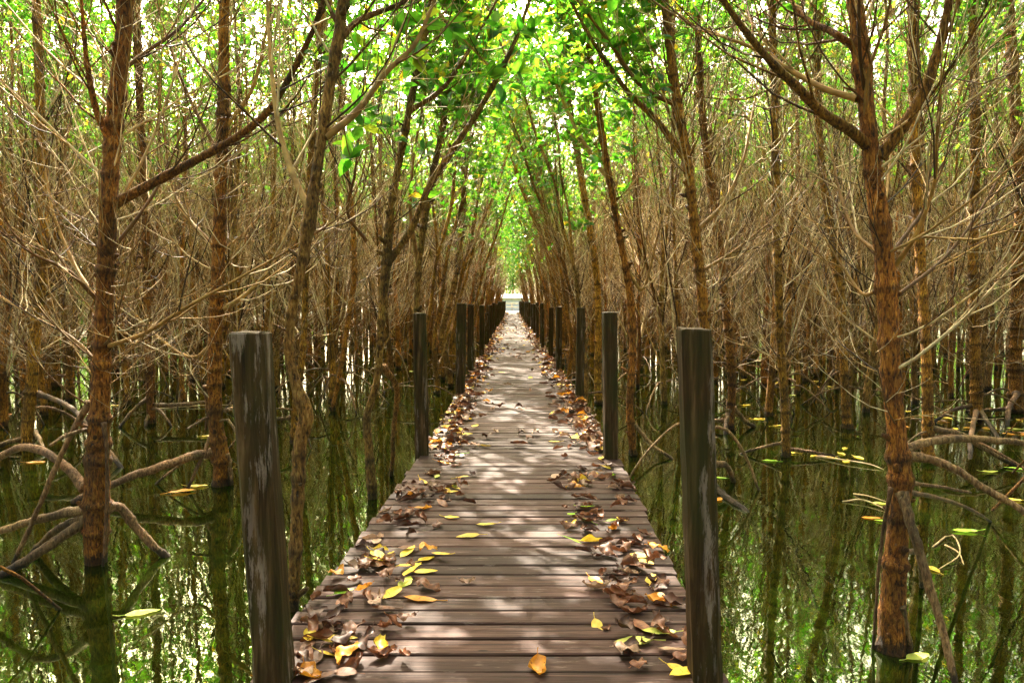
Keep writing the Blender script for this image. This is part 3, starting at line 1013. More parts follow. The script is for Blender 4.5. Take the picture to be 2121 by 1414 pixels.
LOW = []
for i in range(8):
    r = np.random.RandomState(800 + i)
    edge = i >= 5
    H = r.uniform(6.8, 8.2) if not edge else r.uniform(6.8, 8.2)
    P, R = stem(H, r.uniform(-.5, .6) if not edge else r.uniform(1.1, 1.9), r, 16, r.uniform(.05, .065), .05)
    a = Acc()
    tubes(a, P[None], R[None], 6, 2, np.zeros(1))
    for C, R2 in prop_roots(P, R, r, 3):
        tubes(a, C[None, ::3], R2[None, ::3], 4, 2, np.zeros(1))
    P1, r1 = primaries(P, R, r, 40 if not edge else 32, .35 if not edge else 1.5, 9, 6)
    if edge:
        ok = ~((P1[:, -1, 0] > .45) & (P1[:, -1, 2] < 2.5))
        P1, r1 = P1[ok], r1[ok]
    shoots(a, P1, r1 * 1.15, r, CFG_LOW, leaf_rule(4.6 if not edge else 3.8, .4))
    LOW.append((edge, a.arrays()))

# ------------------------------------------------------------------ where the rest stand
hero_xy = np.array([[h[0], h[1]] for h in HEROES])
r = np.random.RandomState(42)
cand = []
SP = 1.15
for gy in np.arange(-17, 79, SP):
    for gx in np.arange(-34, 34.1, SP):
        x, y = gx + r.uniform(-.42, .42), gy + r.uniform(-.42, .42)
        if abs(x) < 2.0:
            continue
        cand.append((x, y, False))
    for s in (-1, 1):
        cand.append((s * r.uniform(1.12, 1.6), gy + r.uniform(-.3, .3), True))
named, mass = [], []
for x, y, e in cand:
    d = math.hypot(x, y)
    inframe = y > 1 and abs(x) < .71 * y + .9
    if len(hero_xy) and np.hypot(hero_xy[:, 0] - x, hero_xy[:, 1] - y).min() < (.85 if not e else 1.0):
        continue
    if inframe and y < (9.6 if not e else 10.5):
        continue
    if abs(x) > 19 + 1.2 * math.sin(y * .37) or (y > 46 and abs(x) > 10):
        continue
    if d < 2.2:
        continue
    if inframe:
        named.append((d, x, y, e))
    elif y < 46 and abs(x) < .71 * max(y, 0) + 6.5:
        mass.append((x, y, e))  # unseen rest of the wood, put around the camera to hold back sky light
named.sort()
NMAX = 300 - len(HEROES)
for d, x, y, e in named[NMAX:]:
    if True:
        mass.append((x, y, e))
named = named[:NMAX]

for d, x, y, e in named:
    pool = [p for p in PROTO if p['edge'] == e]
    p = pool[r.randint(len(pool))]
    s = r.uniform(.86, 1.16)
    rz = r.rand() * 6.283 if not e else (r.uniform(-.5, .5) + (0 if x < 0 else math.pi))
    sd = "left" if x < 0 else "right"
    if e:
        lab, grp = f"slim brown mangrove arching over the walk from the {sd} row, beyond the third {sd} post", f"mangroves leaning over the walk on the {sd}"
    elif d < 14:
        lab, grp = f"brown mangrove in the thicket just behind the front trunks {sd} of the walk", f"mangroves behind the front trunks on the {sd}"
    elif d < 21:
        lab, grp = f"thin mangrove halfway into the twiggy thicket {sd} of the walk", f"mangroves halfway into the thicket on the {sd}"
    else:
        lab, grp = f"thin mangrove deep in the twiggy thicket {sd} of the walk", f"mangroves deep in the thicket on the {sd}"
    o = bpy.data.objects.new("mangrove_tree", None)
    COL.objects.link(o)
    o.location = (x, y, 0)
    o.rotation_euler = (0, 0, rz)
    o.scale = (s, s, s)
    tag(o, lab, "mangrove tree", grp)
    for nm, me in (("trunk", p['trunk']), ("crown", p['crown'])):
        c = bpy.data.objects.new(nm, me)
        COL.objects.link(c)
        c.parent = o
    if d < 22:
        for me in p['roots']:
            c = bpy.data.objects.new("prop_root", me)
            COL.objects.link(c)
            c.parent = o

am = Acc()
for x, y, e in mass:
    pool = [q for q in LOW if q[0] == e]
    v, q, t, qm, tm, rr = pool[r.randint(len(pool))][1]
    s = r.uniform(.88, 1.15)
    rz = r.rand() * 6.283 if not e else (r.uniform(-.5, .5) + (0 if x < 0 else math.pi))
    c_, s_ = math.cos(rz) * s, math.sin(rz) * s
    vv = np.stack([v[:, 0] * c_ - v[:, 1] * s_ + x, v[:, 0] * s_ + v[:, 1] * c_ + y, v[:, 2] * s], 1)
    am.v.append(vv.astype(np.float32))
    am.r.append(rr)
    am.q.append(q + am.n)
    am.qm.append(qm)
    if len(t):
        am.t.append(t + am.n)
        am.tm.append(tm)
    am.n += len(v)
print("named", len(named), "mass", len(mass), "mass verts", am.n)
tag(am.build("mangrove_wood", [TWIG, LEAF, BARK]), "dense mangrove wood of thin trunks and twigs fading far behind", None, None, "stuff")

# ------------------------------------------------------------------ water, boardwalk, posts
aw = Acc()
aw.add([(-300, -60, 0), (300, -60, 0), (300, 500, 0), (-300, 500, 0)], [(0, 1, 2, 3)])
tag(aw.build("water", [WATER], smooth=False), "still murky green water reflecting trunks and leaves", None, None, "structure")


def centre(y):
    return np.interp(y, [0, 2.5, 3.3, 5, 6, 7.5, 10, 16, 22, 76], [-.12, -.075, -.045, .02, .05, .065, .075, .08, .075, .03])


DW = 0.825
DECK_END = 76.0
walk = empty("boardwalk", (0, 2.5, DECK_Z), "long wooden boardwalk of weathered crosswise planks strewn with fallen leaves", "boardwalk")
ad = Acc()
r = np.random.RandomState(3)
y = -1.2
PITCHW = .1336
prof = np.array([(0, -.03), (0, -.004), (.004, 0), (1, 0), (1, -.004), (1, -.03)])
while y < DECK_END:
    w = PITCHW * r.uniform(.93, 1.07)
    gap = r.uniform(.009, .017)
    pw = w - gap
    cx = float(centre(y))
    x0, x1 = cx - DW + r.uniform(-.014, .014), cx + DW + r.uniform(-.014, .014)
    zt = DECK_Z + r.uniform(-.0025, .0025)
    tilt = r.uniform(-.003, .003)
    skew = r.uniform(-.004, .004)
    nx = 9
    xs = np.linspace(x0, x1, nx)
    py = np.array([0, 0, .005, pw - .005, pw, pw])
    pz = np.array([-.03, -.005, 0, 0, -.005, -.03])
    sag = np.interp(xs, xs, r.uniform(-.0018, .0018, nx))
    V = np.empty((nx, 6, 3))
    V[:, :, 0] = xs[:, None]
    V[:, :, 1] = y + py[None] + skew * (xs[:, None] - cx)
    V[:, :, 2] = zt + pz[None] + tilt * py[None] / pw + sag[:, None]
    q = []
    for i in range(nx - 1):
        for k in range(6):
            k2 = (k + 1) % 6
            q.append((i * 6 + k, i * 6 + k2, i * 6 + 6 + k2, i * 6 + 6 + k))
    q += [(0, 3, 2, 1), (0, 5, 4, 3)]
    b = (nx - 1) * 6
    q += [(b, b + 1, b + 2, b + 3), (b, b + 3, b + 4, b + 5)]
    ad.add(V.reshape(-1, 3), q, None, 0, np.full(nx * 6, r.rand()))
    y += w
ad.build("deck", [DECK], walk, smooth=False, off=(0, 2.5, DECK_Z))


def box(acc, c, s, rnd=None):
    c, s = np.array(c, float), np.array(s, float) / 2
    v = np.array([(x, y, z) for x in (-1, 1) for y in (-1, 1) for z in (-1, 1)]) * s + c
    acc.add(v, [(0, 1, 3, 2), (4, 6, 7, 5), (0, 4, 5, 1), (2, 3, 7, 6), (0, 2, 6, 4), (1, 5, 7, 3)], None, 0, rnd)


for dx in (-.62, 0, .62):
    a = Acc()
    ys = np.linspace(-1.1, DECK_END - .1, 30)
    C = np.stack([centre(ys) + dx, ys, np.full(30, DECK_Z - .112)], 1)
    for i in range(29):
        v = []
        for P_ in (C[i], C[i + 1]):
            for ox, oz in ((-.04, -.075), (.04, -.075), (.04, .075), (-.04, .075)):
                v.append(P_ + np.array([ox, 0, oz]))
        qq = [(0, 1, 5, 4), (1, 2, 6, 5), (2, 3, 7, 6), (3, 0, 4, 7)]
        a.add(v, qq)
    a.build("beam", [BEAM], walk, smooth=False, off=(0, 2.5, DECK_Z))

POSTS = []


def post(xb, yb, h, w, lx, ly, label, seed, group="wooden posts along the boardwalk edges"):
    """square weathered post from below the water up through the deck edge; lx, ly lean over its height"""
    r = np.random.RandomState(seed)
    n = 26
    zz = np.linspace(-.5, DECK_Z + h, n)
    c = w * .13
    hw = w / 2
    base = np.array([(-hw + c, -hw), (hw - c, -hw), (hw, -hw + c), (hw, hw - c), (hw - c, hw), (-hw + c, hw), (-hw, hw - c), (-hw, -hw + c)])
    base = base * (1 + r.uniform(-.08, .08, base.shape))
    V = []
    for z in zz:
        t = (z - DECK_Z) / h
        k = 1 + r.randn() * .006
        V.append(np.column_stack([base[:, 0] * k + lx * t + r.randn(8) * .0012, base[:, 1] * k + ly * t + r.randn(8) * .0012, np.full(8, z - DECK_Z)]))
    # worn, slightly domed top
    z = DECK_Z + h
    V.append(np.column_stack([base[:, 0] * .93 + lx, base[:, 1] * .93 + ly, np.full(8, h + .006) + r.randn(8) * .0025]))
    V = np.array(V)
    K = len(V)
    q = [(i * 8 + j, i * 8 + (j + 1) % 8, i * 8 + 8 + (j + 1) % 8, i * 8 + 8 + j) for i in range(K - 1) for j in range(8)]
    rn = np.zeros(K * 8)
    a = Acc()
    a.add(V.reshape(-1, 3), q, None, 0, rn)
    top = V[-1]
    a.add(np.vstack([top + [0, 0, .0], top.mean(0) + [0, 0, .002]]), None, [(j, (j + 1) % 8, 8) for j in range(8)], 0, np.full(9, .75))
    o = a.build("wooden_post", [POST], None, smooth=False, loc=(xb, yb, DECK_Z))
    tag(o, label, "post", group)
    POSTS.append((xb, yb))
    return o


def post_px(side, base, top, w, label, seed):
    """base/top: pixel centres of the post's foot on the deck and of its head"""
    b = at_z(base[0], base[1], DECK_Z)
    Y = b[1]
    t = at_y(top[0], top[1], Y)
    return post(b[0], Y + .02, t[2] - DECK_Z, w * .9 / FPX * Y, t[0] - b[0], 0.0, label, seed)


post_px(-1, (566, 1420), (513, 691), 84, "thick dark post leaning left with pale scuffs, front left of the boardwalk", 1)
post_px(1, (1463, 1408), (1439, 684), 72, "dark greenish square post with white vertical scratches, front right of the boardwalk", 2)
post_px(-1, (874, 942), (869, 650), 30, "second post on the left edge, mossy dark wood with a pale streak", 3)
post_px(1, (1266, 950), (1263, 648), 31, "second post on the right edge, dark and plain beside the slim reddish trunk", 4)
post_px(-1, (953, 822), (956, 629), 21, "third post on the left edge, nearly black, beside thick leaf drift", 5)
post_px(1, (1201, 826), (1204, 638), 19, "third post on the right edge, nearly black and slim", 6)
post_px(-1, (974, 772), (975, 631), 14, "fourth post on the left edge, standing close behind the black third one", 7)
post_px(1, (1158, 772), (1158, 636), 14, "fourth post on the right edge, olive brown with a lit left side", 8)
post_px(-1, (998, 740), (998, 633), 11, "fifth post on the left edge, thin and dark green", 9)
post_px(1, (1141, 744), (1142, 638), 11, "fifth post on the right edge, thin with a rough brown top", 10)
post_px(-1, (1007, 717), (1008, 648), 8, "short stubby post on the left edge, lower than the ones around it", 11)
post_px(1, (1124, 724), (1124, 641), 8, "sixth post on the right edge, slightly lower than the one behind", 12)
r = np.random.RandomState(5)
for k, yb in enumerate(np.arange(21.3, 75, 3.25)):
    for s in (-1, 1):
        sd = "left" if s < 0 else "right"
        post(float(centre(yb)) + s * (DW - .04 - .08 * min(1, (yb - 20) / 30)) + r.uniform(-.02, .02), yb + r.uniform(-.3, .3), 1.17 + r.uniform(-.05, .05), .105, r.uniform(-.03, .03), 0,
             f"dark post in the far closely stacked {sd} row toward the bright end", 20 + k * 2 + (s > 0), f"far posts of the {sd} row")


# ------------------------------------------------------------------ fallen leaves
def leaf_mesh(name, mat, L, W, kv, ku, crump, seed, petiole=.25, nu=11, nv=7, fold=.15):
    r = np.random.RandomState(seed)
    u = np.linspace(0, 1, nu)
    v = np.linspace(-1, 1, nv)
    wid = W / 2 * np.sin(np.pi * np.clip(u, 0.01, 1) ** .85) ** .72
    wid[-1] = .0006
    wid[0] = .001
    ph = r.rand(6) * 6.28
    V = np.zeros((nu, nv, 3))
    # spine bends with curvature ku
    ang = ku * (u - .5)
    xs = np.concatenate([[0], np.cumsum(np.cos(.5 * (ang[1:] + ang[:-1])) * L / (nu - 1))])
    zs = np.concatenate([[0], np.cumsum(np.sin(.5 * (ang[1:] + ang[:-1])) * L / (nu - 1))])
    for i in range(nu):
        for j in range(nv):
            s = v[j] * wid[i]
            k = kv / (W / 2) * (1 + .6 * math.sin(3 * u[i] + ph[0]))
            if abs(k) > 1e-4:
                yy = math.sin(s * k) / k
                zz = (1 - math.cos(s * k)) / k
            else:
                yy, zz = s, 0
            zz += abs(s) * fold
            zz += crump * (math.sin(9 * u[i] + ph[1] + 2.1 * v[j]) + .7 * math.sin(15 * u[i] - 3 * v[j] + ph[2])) * abs(v[j]) ** .8
            V[i, j] = (xs[i] - math.sin(ang[i]) * zz, yy + crump * .8 * math.sin(7 * u[i] + ph[3]), zs[i] + math.cos(ang[i]) * zz)
    a = Acc()
    q = [(i * nv + j, (i + 1) * nv + j, (i + 1) * nv + j + 1, i * nv + j + 1) for i in range(nu - 1) for j in range(nv - 1)]
    a.add(V.reshape(-1, 3), q)
    b = V[0, nv // 2]
    d0 = b - V[1, nv // 2]
    d0 /= np.linalg.norm(d0)
    C = np.array([b - d0 * .008, b + d0 * L * petiole * .5 + [0, 0, -.001], b + d0 * L * petiole + [0, .004, .001]])
    tubes(a, C[None], np.array([[.0018, .0016, .0022]]), 5, 0, np.array([.5]))
    vv = np.concatenate(a.v)
    o = np.array([vv[:, 0].mean(), 0, vv[:, 2].min()])
    me = a.mesh(name, [mat], True, o)
    return me


SHAPES = {}
for i in range(4):
    SHAPES[('flat', i)] = dict(L=.145, W=.064, kv=[.15, -.25, .3, .1][i], ku=[.25, -.3, .5, -.1][i], crump=.0015, fold=[.05, .1, .18, .02][i])
for i in range(6):
    SHAPES[('curl', i)] = dict(L=.140, W=.078, kv=[1.0, 1.6, -.9, .8, 1.9, -1.2][i], ku=[.9, -.7, 1.2, 1.7, .5, -1.0][i], crump=[.008, .010, .011, .008, .006, .012][i], fold=.1)
LEAFME = {}


def leaf_me(kind, i, colr):
    k = (kind, i, colr)
    if k not in LEAFME:
        LEAFME[k] = leaf_mesh("fallen_leaf", FALLEN[colr], seed=i * 7 + len(kind), petiole=.3 if kind == 'flat' else .15, **SHAPES[(kind, i)])
    return LEAFME[k]


NLEAF = 0


def drop(x, y, z, colr, kind, i, rz, s, label, group, tilt=(0, 0), name="fallen_leaf", cat="leaf"):
    global NLEAF
    o = bpy.data.objects.new(name, leaf_me(kind, i, colr))
    COL.objects.link(o)
    o.location = (x, y, z)
    o.rotation_euler = (tilt[0], tilt[1], rz)
    o.scale = (s, s, s)
    tag(o, label, cat, group)
    NLEAF += 1
    return o


G1 = "fallen leaves on the boardwalk"
# traced ones: x, y (photo), colour, shape, variant, turn in degrees (0 = stalk to the left), size, label
D = [
    (877, 1243, 'orange', 'flat', 0, 172, 1.25, "long flat yellow-orange leaf lying alone with its stalk to the right"),
    (838, 1210, 'lime', 'flat', 3, 75, 1.05, "broad round yellow-green leaf, stalk toward the viewer"),
    (975, 1112, 'yellow', 'flat', 1, 190, 1.10, "pale yellow oval leaf alone in mid-walk, stalk to the right"),
    (1010, 1088, 'yellow', 'flat', 2, 175, .95, "wavy narrow yellow leaf just behind the pale yellow oval one"),
    (932, 1073, 'yellow', 'flat', 2, -20, .85, "small notched yellow leaf left of mid-walk"),
    (965, 1208, 'tan', 'curl', 3, 20, .75, "small pale tan leaf alone in mid-walk"),
    (790, 1340, 'yellow', 'curl', 0, 105, 1.05, "narrow folded yellow leaf lying lengthwise with brown rim"),
    (1115, 1385, 'orange', 'curl', 3, -85, 1.15, "orange triangular folded leaf on the nearest plank"),
    (1232, 1202, 'orange', 'flat', 0, -65, .95, "golden orange squarish leaf, stalk pointing away"),
    (1332, 1167, 'yellow', 'flat', 3, -50, .9, "clean yellow oval leaf near the right edge, stalk pointing away"),
    (1290, 1235, 'tan', 'curl', 3, 160, 1.0, "whitish tan leaf near the right edge"),
    (1322, 1332, 'lime', 'flat', 1, 185, 1.25, "bright yellow-green leaf on the nearest right leaf pile"),
    (1372, 1316, 'lime', 'flat', 2, 170, 1.1, "pale lime folded leaf behind the bright yellow-green one"),
    (1222, 1123, 'yellow', 'curl', 4, 8, 1.15, "twisted mustard yellow leaf with thin tip to the left"),
    (1180, 1090, 'yellow', 'curl', 2, 30, .75, "small crumpled golden leaf above the mustard twisted one"),
    (1268, 1100, 'orange', 'curl', 3, 60, .8, "rust orange curled leaf in the right drift"),
    (1288, 1080, 'yellow', 'flat', 2, 120, .7, "small lemon yellow leaf tucked in the right drift"),
    (1265, 1082, 'green', 'flat', 1, 20, .6, "small mint green leaf tucked in the right drift"),
    (845, 1177, 'yellow', 'flat', 1, 20, 1.0, "yellow leaf overlapping a rusty one at the left"),
    (880, 1160, 'yellow', 'flat', 3, 50, .9, "upright golden leaf with rusty base at the left"),
    (876, 1185, 'yellow', 'flat', 0, 5, .95, "plain yellow leaf lying under the rusty-based one"),
    (708, 1232, 'green', 'flat', 3, 40, .85, "vivid green leaf on the left edge"),
    (692, 1332, 'yellow', 'flat', 2, 8, 1.2, "mottled yellow leaf with brown blotches in the nearest left pile"),
    (641, 1330, 'yellow', 'curl', 3, 110, .9, "pointed yellow leaf in the nearest left pile"),
    (640, 1402, 'orange', 'curl', 3, -45, 1.1, "bright orange leaf at the very front left"),
    (556, 1408, 'orange', 'curl', 0, 10, .9, "orange leaf at the foot of the leaning front post"),
    (697, 1195, 'orange', 'curl', 2, 60, .85, "amber curled leaf on the left edge"),
    (785, 1143, 'yellow', 'curl', 0, -20, .85, "yellow curled leaf tipping out of the left drift"),
    (930, 1020, 'yellow', 'flat', 2, 10, .9, "yellow leaf lying at the inner rim of the left drift"),
    (870, 1055, 'orange', 'flat', 0, 20, .9, "golden leaf under the brown heap on the left"),
    (905, 990, 'lime', 'flat', 3, 80, .7, "small pale green leaf behind the left brown heap"),
    (1205, 1000, 'yellow', 'curl', 1, 30, 1.0, "golden crumpled leaf inside the right drift"),
    (1190, 995, 'lime', 'flat', 1, 160, .7, "light green leaf tip at the right drift"),
    (955, 990, 'yellow', 'flat', 1, 15, .9, "yellow leaf in the middle left beyond the brown heap"),
    (1150, 915, 'yellow', 'flat', 0, 175, .9, "flat yellow leaf right of mid-walk, farther out"),
    (740, 1180, 'tan', 'curl', 3, 10, 1.2, "large pale grey-brown leaf beside the yellow pair"),
    (905, 1092, 'brown', 'curl', 5, 70, .8, "small brown star-shaped crumpled leaf left of mid-walk"),
    (850, 1115, 'dark', 'curl', 1, 60, .85, "dark curled leaf standing on edge left of mid-walk"),
    (842, 1140, 'brown', 'flat', 2, 5, 1.0, "reddish brown oval leaf left of mid-walk"),
    (1255, 1305, 'brown', 'curl', 3, 40, .5, "tiny brown scrap beside the nearest right pile"),
]
for (px, py, colr, kind, i, dg, s, lab) in D:
    p = at_z(px, py, DECK_Z)
    edge = abs(p[0]) > .5
    drop(p[0], p[1], DECK_Z + (.012 if edge else .004), colr, kind, i, math.radians(dg), s * .84, lab, G1, (rs.uniform(-.08, .08), rs.uniform(-.08, .08)))

r = np.random.RandomState(21)
# drifts along both edges: (side, y from, y to, width, share)
placed = 0
target = 258
tries = 0
heaps = [(-.60, 2.75, .12), (-.58, 3.15, .14), (-.55, 3.6, .13), (-.50, 4.7, .14), (-.48, 5.0, .13), (-.52, 5.9, .12), (.50, 2.75, .12), (.52, 3.3, .12), (.5, 3.65, .10), (.47, 4.1, .12), (.44, 4.45, .13), (.48, 5.1, .13), (.45, 5.4, .12), (-.62, 2.55, .1), (-.68, 2.9, .1), (-.66, 3.35, .1), (-.55, 4.85, .15), (.62, 2.5, .07)]
while placed < target:
    tries += 1
    if r.rand() < .62:
        h = heaps[r.randint(len(heaps))]
        x, y = h[0] + r.randn() * h[2], h[1] + r.randn() * .16
        z = DECK_Z + .004 + abs(r.randn()) * .018
    else:
        s = r.choice([-1, 1])
        y = r.uniform(2.45, 6.6)
        x = s * (.80 - abs(r.randn()) * (.13 + .02 * y)) + float(centre(y))
        z = DECK_Z + .004 + r.rand() * .012
    if y < 2.45 or abs(x - float(centre(y))) > .79 or abs(x) < .1:
        continue
    if abs(x) < .3 and r.rand() < .6:
        continue
    sd = "left" if x < 0 else "right"
    c = r.choice(['brown', 'dark', 'tan', 'yellow', 'orange', 'green'], p=[.47, .25, .12, .08, .06, .02])
    kind = 'flat' if c in ('yellow', 'green') or r.rand() < .12 else 'curl'
    word = {'brown': 'dry brown', 'dark': 'dark brown', 'tan': 'pale tan', 'yellow': 'plain yellow', 'orange': 'rusty orange', 'green': 'plain green'}[c]
    band = "nearer than the second post" if y < 5.9 else "between the second and third posts"
    drop(x, y, z, c, kind, r.randint(4 if kind == 'flat' else 6), r.rand() * 6.28, r.uniform(.55, .98),
         f"{word} {'curled' if kind == 'curl' else 'flat'} leaf in the {sd} edge drift, {band}", f"{word} leaves in the {sd} drift {band}", (r.uniform(-.3, .3), r.uniform(-.3, .3)))
    placed += 1

# farther leaves nobody would count
al = Acc()
order = ['brown', 'dark', 'tan', 'yellow', 'orange']
parts = {}
for c in order:
    for k in range(3):
        kd = 'flat' if c == 'yellow' else 'curl'
        b_ = leaf_me(kd, k, c)
        nv_ = len(b_.vertices)
        co = np.empty(nv_ * 3)
        b_.vertices.foreach_get("co", co)
        co = co.reshape(-1, 3)
        # thin copy of the 11x7 blade
        g = co[:77].reshape(11, 7, 3)[::2, ::2]
        parts[(c, k)] = g.reshape(-1, 3)
q0 = np.array([(i * 4 + j, (i + 1) * 4 + j, (i + 1) * 4 + j + 1, i * 4 + j + 1) for i in range(5) for j in range(3)])
r = np.random.RandomState(77)
for _ in range(3300):
    y = 6.3 + (r.rand() ** 1.25) * 69
    s = r.choice([-1, 1])
    x = s * (DW - .03 - abs(r.randn()) * .15) + float(centre(y))
    if r.rand() < .05:
        x = r.uniform(-.6, .6)
    ci = r.choice(5, p=[.40, .17, .21, .14, .08])
    g = parts[(order[ci], r.randint(3))] * r.uniform(.75, 1.2)
    a = r.rand() * 6.28
    tl = r.uniform(-.5, .5)
    R3 = np.array([[math.cos(a), -math.sin(a), 0], [math.sin(a), math.cos(a), 0], [0, 0, 1]]) @ np.array([[1, 0, 0], [0, math.cos(tl), -math.sin(tl)], [0, math.sin(tl), math.cos(tl)]])
    al.add(g @ R3.T + np.array([x, y, DECK_Z + .012 + r.rand() * .02]), q0, None, int(ci), np.full(24, r.rand()))
tag(al.build("leaf_litter", [FALLEN[c] for c in order]), "mixed brown and yellow leaf litter drifted along both far deck edges", None, None, "stuff")

# leaves and sticks on the water
FL = [
    (287, 1271, 'lime', 0, 25, 1.2, "large yellow-green leaf floating alone before the nearest left trunk"),
    (372, 1020, 'orange', 1, 25, 1.5, "orange leaf floating under the long root left of the leaning post"),
    (405, 1008, 'yellow', 2, 10, 1.2, "yellow leaf floating beside the orange one"),
    (70, 958, 'orange', 0, 15, 1.2, "tan-orange leaf floating at the far-left trunk"),
    (426, 904, 'yellow', 1, 0, 1.0, "yellow leaf floating left of the sturdy trunk"),
    (328, 842, 'yellow', 2, 5, 1.1, "yellow leaf floating near the thin upright trunk"),
    (183, 854, 'yellow', 3, 5, 1.1, "yellow leaf floating behind the nearest left trunk"),
    (1826, 1044, 'lime', 3, 160, 1.0, "pale yellow leaf floating left of the thickest trunk"),
    (1808, 1073, 'orange', 0, 175, 1.0, "orange leaf floating left of the thickest trunk"),
    (1832, 1081, 'green', 1, 150, .8, "small green leaf floating against the thickest trunk"),
    (2004, 1101, 'green', 2, 175, 1.2, "bright green leaf floating right of the thickest trunk"),
    (1598, 955, 'green', 3, 170, 1.1, "green leaf floating by the lone straight trunk"),
    (1610, 883, 'yellow', 1, 0, 1.1, "small yellow leaf floating behind the lone straight trunk"),
    (1495, 990, 'green', 0, 160, .8, "bright green leaf floating at the front right post"),
    (1488, 1036, 'orange', 2, 60, .9, "orange leaf floating under a root at the front right post"),
    (1933, 1180, 'yellow', 3, 100, .9, "yellow leaf floating among sticks right of the thickest trunk"),
    (1897, 1362, 'lime', 3, 20, .95, "pale yellow leaf floating at the thickest trunk's foot"),
    (2047, 978, 'lime', 2, 0, 1.1, "pale lime leaf floating under the long drooping root"),
    (2106, 972, 'green', 1, 150, 1.2, "green leaf floating at the far right"),
    (2098, 1036, 'yellow', 2, 150, 1.1, "yellow leaf floating behind the thick right root"),
    (1640, 820, 'lime', 1, 10, 1.0, "lime leaf floating far behind the lone straight trunk"),
    (1545, 840, 'yellow', 2, 30, 1.3, "yellow leaf floating at a brown trunk's stilt root"),
    (1570, 868, 'yellow', 0, 10, 1.3, "dull yellow leaf floating behind the pale stilt root"),
]
for (px, py, colr, i, dg, s, lab) in FL:
    p = at_z(px, py, 0.0)
    drop(p[0], p[1], .002, colr, 'flat', i, math.radians(dg), s, lab, "leaves floating on the water", (0, 0), "floating_leaf")
r = np.random.RandomState(31)
rafts = [(1725, 945, 8, .2), (2000, 882, 10, .4), (1960, 868, 6, .3), (1900, 860, 5, .3), (2070, 890, 5, .3), (1690, 800, 6, .7), (140, 850, 4, .8), (700, 770, 5, .9), (1560, 790, 4, .6)]
for (px, py, n, sp) in rafts:
    p = at_z(px, py)
    where = "the right" if px > 1060 else "the left"
    for _ in range(n):
        c = r.choice(['yellow', 'orange', 'lime', 'tan'], p=[.5, .2, .15, .15])
        drop(p[0] + r.randn() * sp, p[1] + r.randn() * sp * .8, .002, c, 'flat', r.randint(4), r.rand() * 6.28, r.uniform(.8, 1.3),
             f"small yellowish leaf in a floating raft among the stilt roots on {where}", f"rafts of floating leaves on {where}", (0, 0), "floating_leaf")


def stick(pts, w, label):
    P_ = np.array([at_z(x, y, .004) for x, y in pts])
    P_[1:-1, 2] += .02
    C = smooth_path(P_, 14)
    a = Acc()
    tubes(a, C[None], (w * np.linspace(1.1, .6, 14))[None], 6, 0, np.array([.75]), cap=True)
    o = a.build("floating_stick", [TWIG], None, off=C[0], loc=C[0])
    tag(o, label, "stick", "sticks on the water")


stick([(1932, 1132), (1970, 1112), (1988, 1152), (1945, 1178)], .006, "curved pale stick floating right of the thick stilt root")
stick([(1958, 1128), (1985, 1150), (1996, 1168)], .006, "short straight pale stick beside the curved floating one")
stick([(1768, 1022), (1800, 1032), (1840, 1040)], .006, "thin stick floating left of the thickest trunk")
stick([(1745, 1038), (1790, 1040), (1850, 1062)], .006, "long dark stick floating left of the thickest trunk, behind leaves")
stick([(1690, 945), (1740, 955), (1800, 965), (1830, 972)], .008, "long stick floating beside the yellow leaf raft")
stick([(330, 846), (420, 842), (520, 838)], .010, "long pale stick floating behind the thin upright trunk")

# ------------------------------------------------------------------ the bright clearing at the far end
a = Acc()
a.add([(-60, 77.5, .30), (60, 77.5, .30), (60, 200, .5), (-60, 200, .5), (-60, 76.6, -.4), (60, 76.6, -.4)], [(0, 1, 2, 3), (4, 5, 1, 0)])
for s in (-1, 1):
    q_ = [(s * 22, -60, .25), (s * 120, -60, 1.5), (s * 120, 200, 1.5), (s * 22, 200, .25), (s * 20.8, -60, -.4), (s * 20.8, 200, -.4)]
    a.add(q_, [(0, 1, 2, 3), (4, 0, 3, 5)] if s > 0 else [(3, 2, 1, 0), (5, 3, 0, 4)])
ah = Acc()
r = np.random.RandomState(61)
for s in (-1, 1):
    for yy in np.arange(-14, 100, 1.5):
        for row in range(3):
            rad = r.uniform(1.2, 2.3)
            h = r.uniform(2.2, 5.0) + row * r.uniform(2.5, 5.0)
            n = int((300, 260, 300)[row] * rad * rad)
            d = nrm(r.randn(n, 3))
            c = np.array([s * (24.2 + row * 3 + r.uniform(-.8, .8)), yy + r.uniform(-.6, .6), h * .5])
            pts = c + d * np.array([rad, rad, h * .55]) * (r.rand(n, 1) ** .35)
            pts = pts[pts[:, 2] > .2]
            m = len(pts)
            L_ = r.uniform(.16, .30, m)
            add_leaves(ah, pts, r.randn(m, 3), r.randn(m, 3) * .7 + [0, 0, .8], L_, L_ * .5, False, 0, r)
tag(ah.build("shrubbery", [LEAF_SUN]), "sunlit yellow-green shrubbery on the bank beyond the mangroves", None, None, "stuff")
tag(a.build("grass_bank", [GRASS], smooth=False), "sunlit grassy bank at the far end of the walk", None, None, "structure")
rail = empty("railing", (0, 79, .3), "pale bamboo railing across the bright far end of the walk", "railing")
for z in (.95, .55):
    a = Acc()
    tubes(a, np.array([[(-4, 0, z), (0, 0, z + .01), (4, 0, z)]]), np.full((1, 3), .03), 8, 0, cap=True)
    a.build("rail", [BAMBOO], rail)
for x in np.arange(-4, 4.1, .8):
    a = Acc()
    tubes(a, np.array([[(x, .05, -.2), (x, .05, 1.05)]]), np.full((1, 2), .035), 8, 0, cap=True)
    a.build("post", [BAMBOO], rail)
hut = empty("hut", (.3, 94, .35), "small low pale hut with a grey roof in the clearing beyond the walk", "hut")
a = Acc()
box(a, (0, 0, .78), (4.2, 3, 1.56))
a.build("wall", [PALE], hut, smooth=False)
a = Acc()
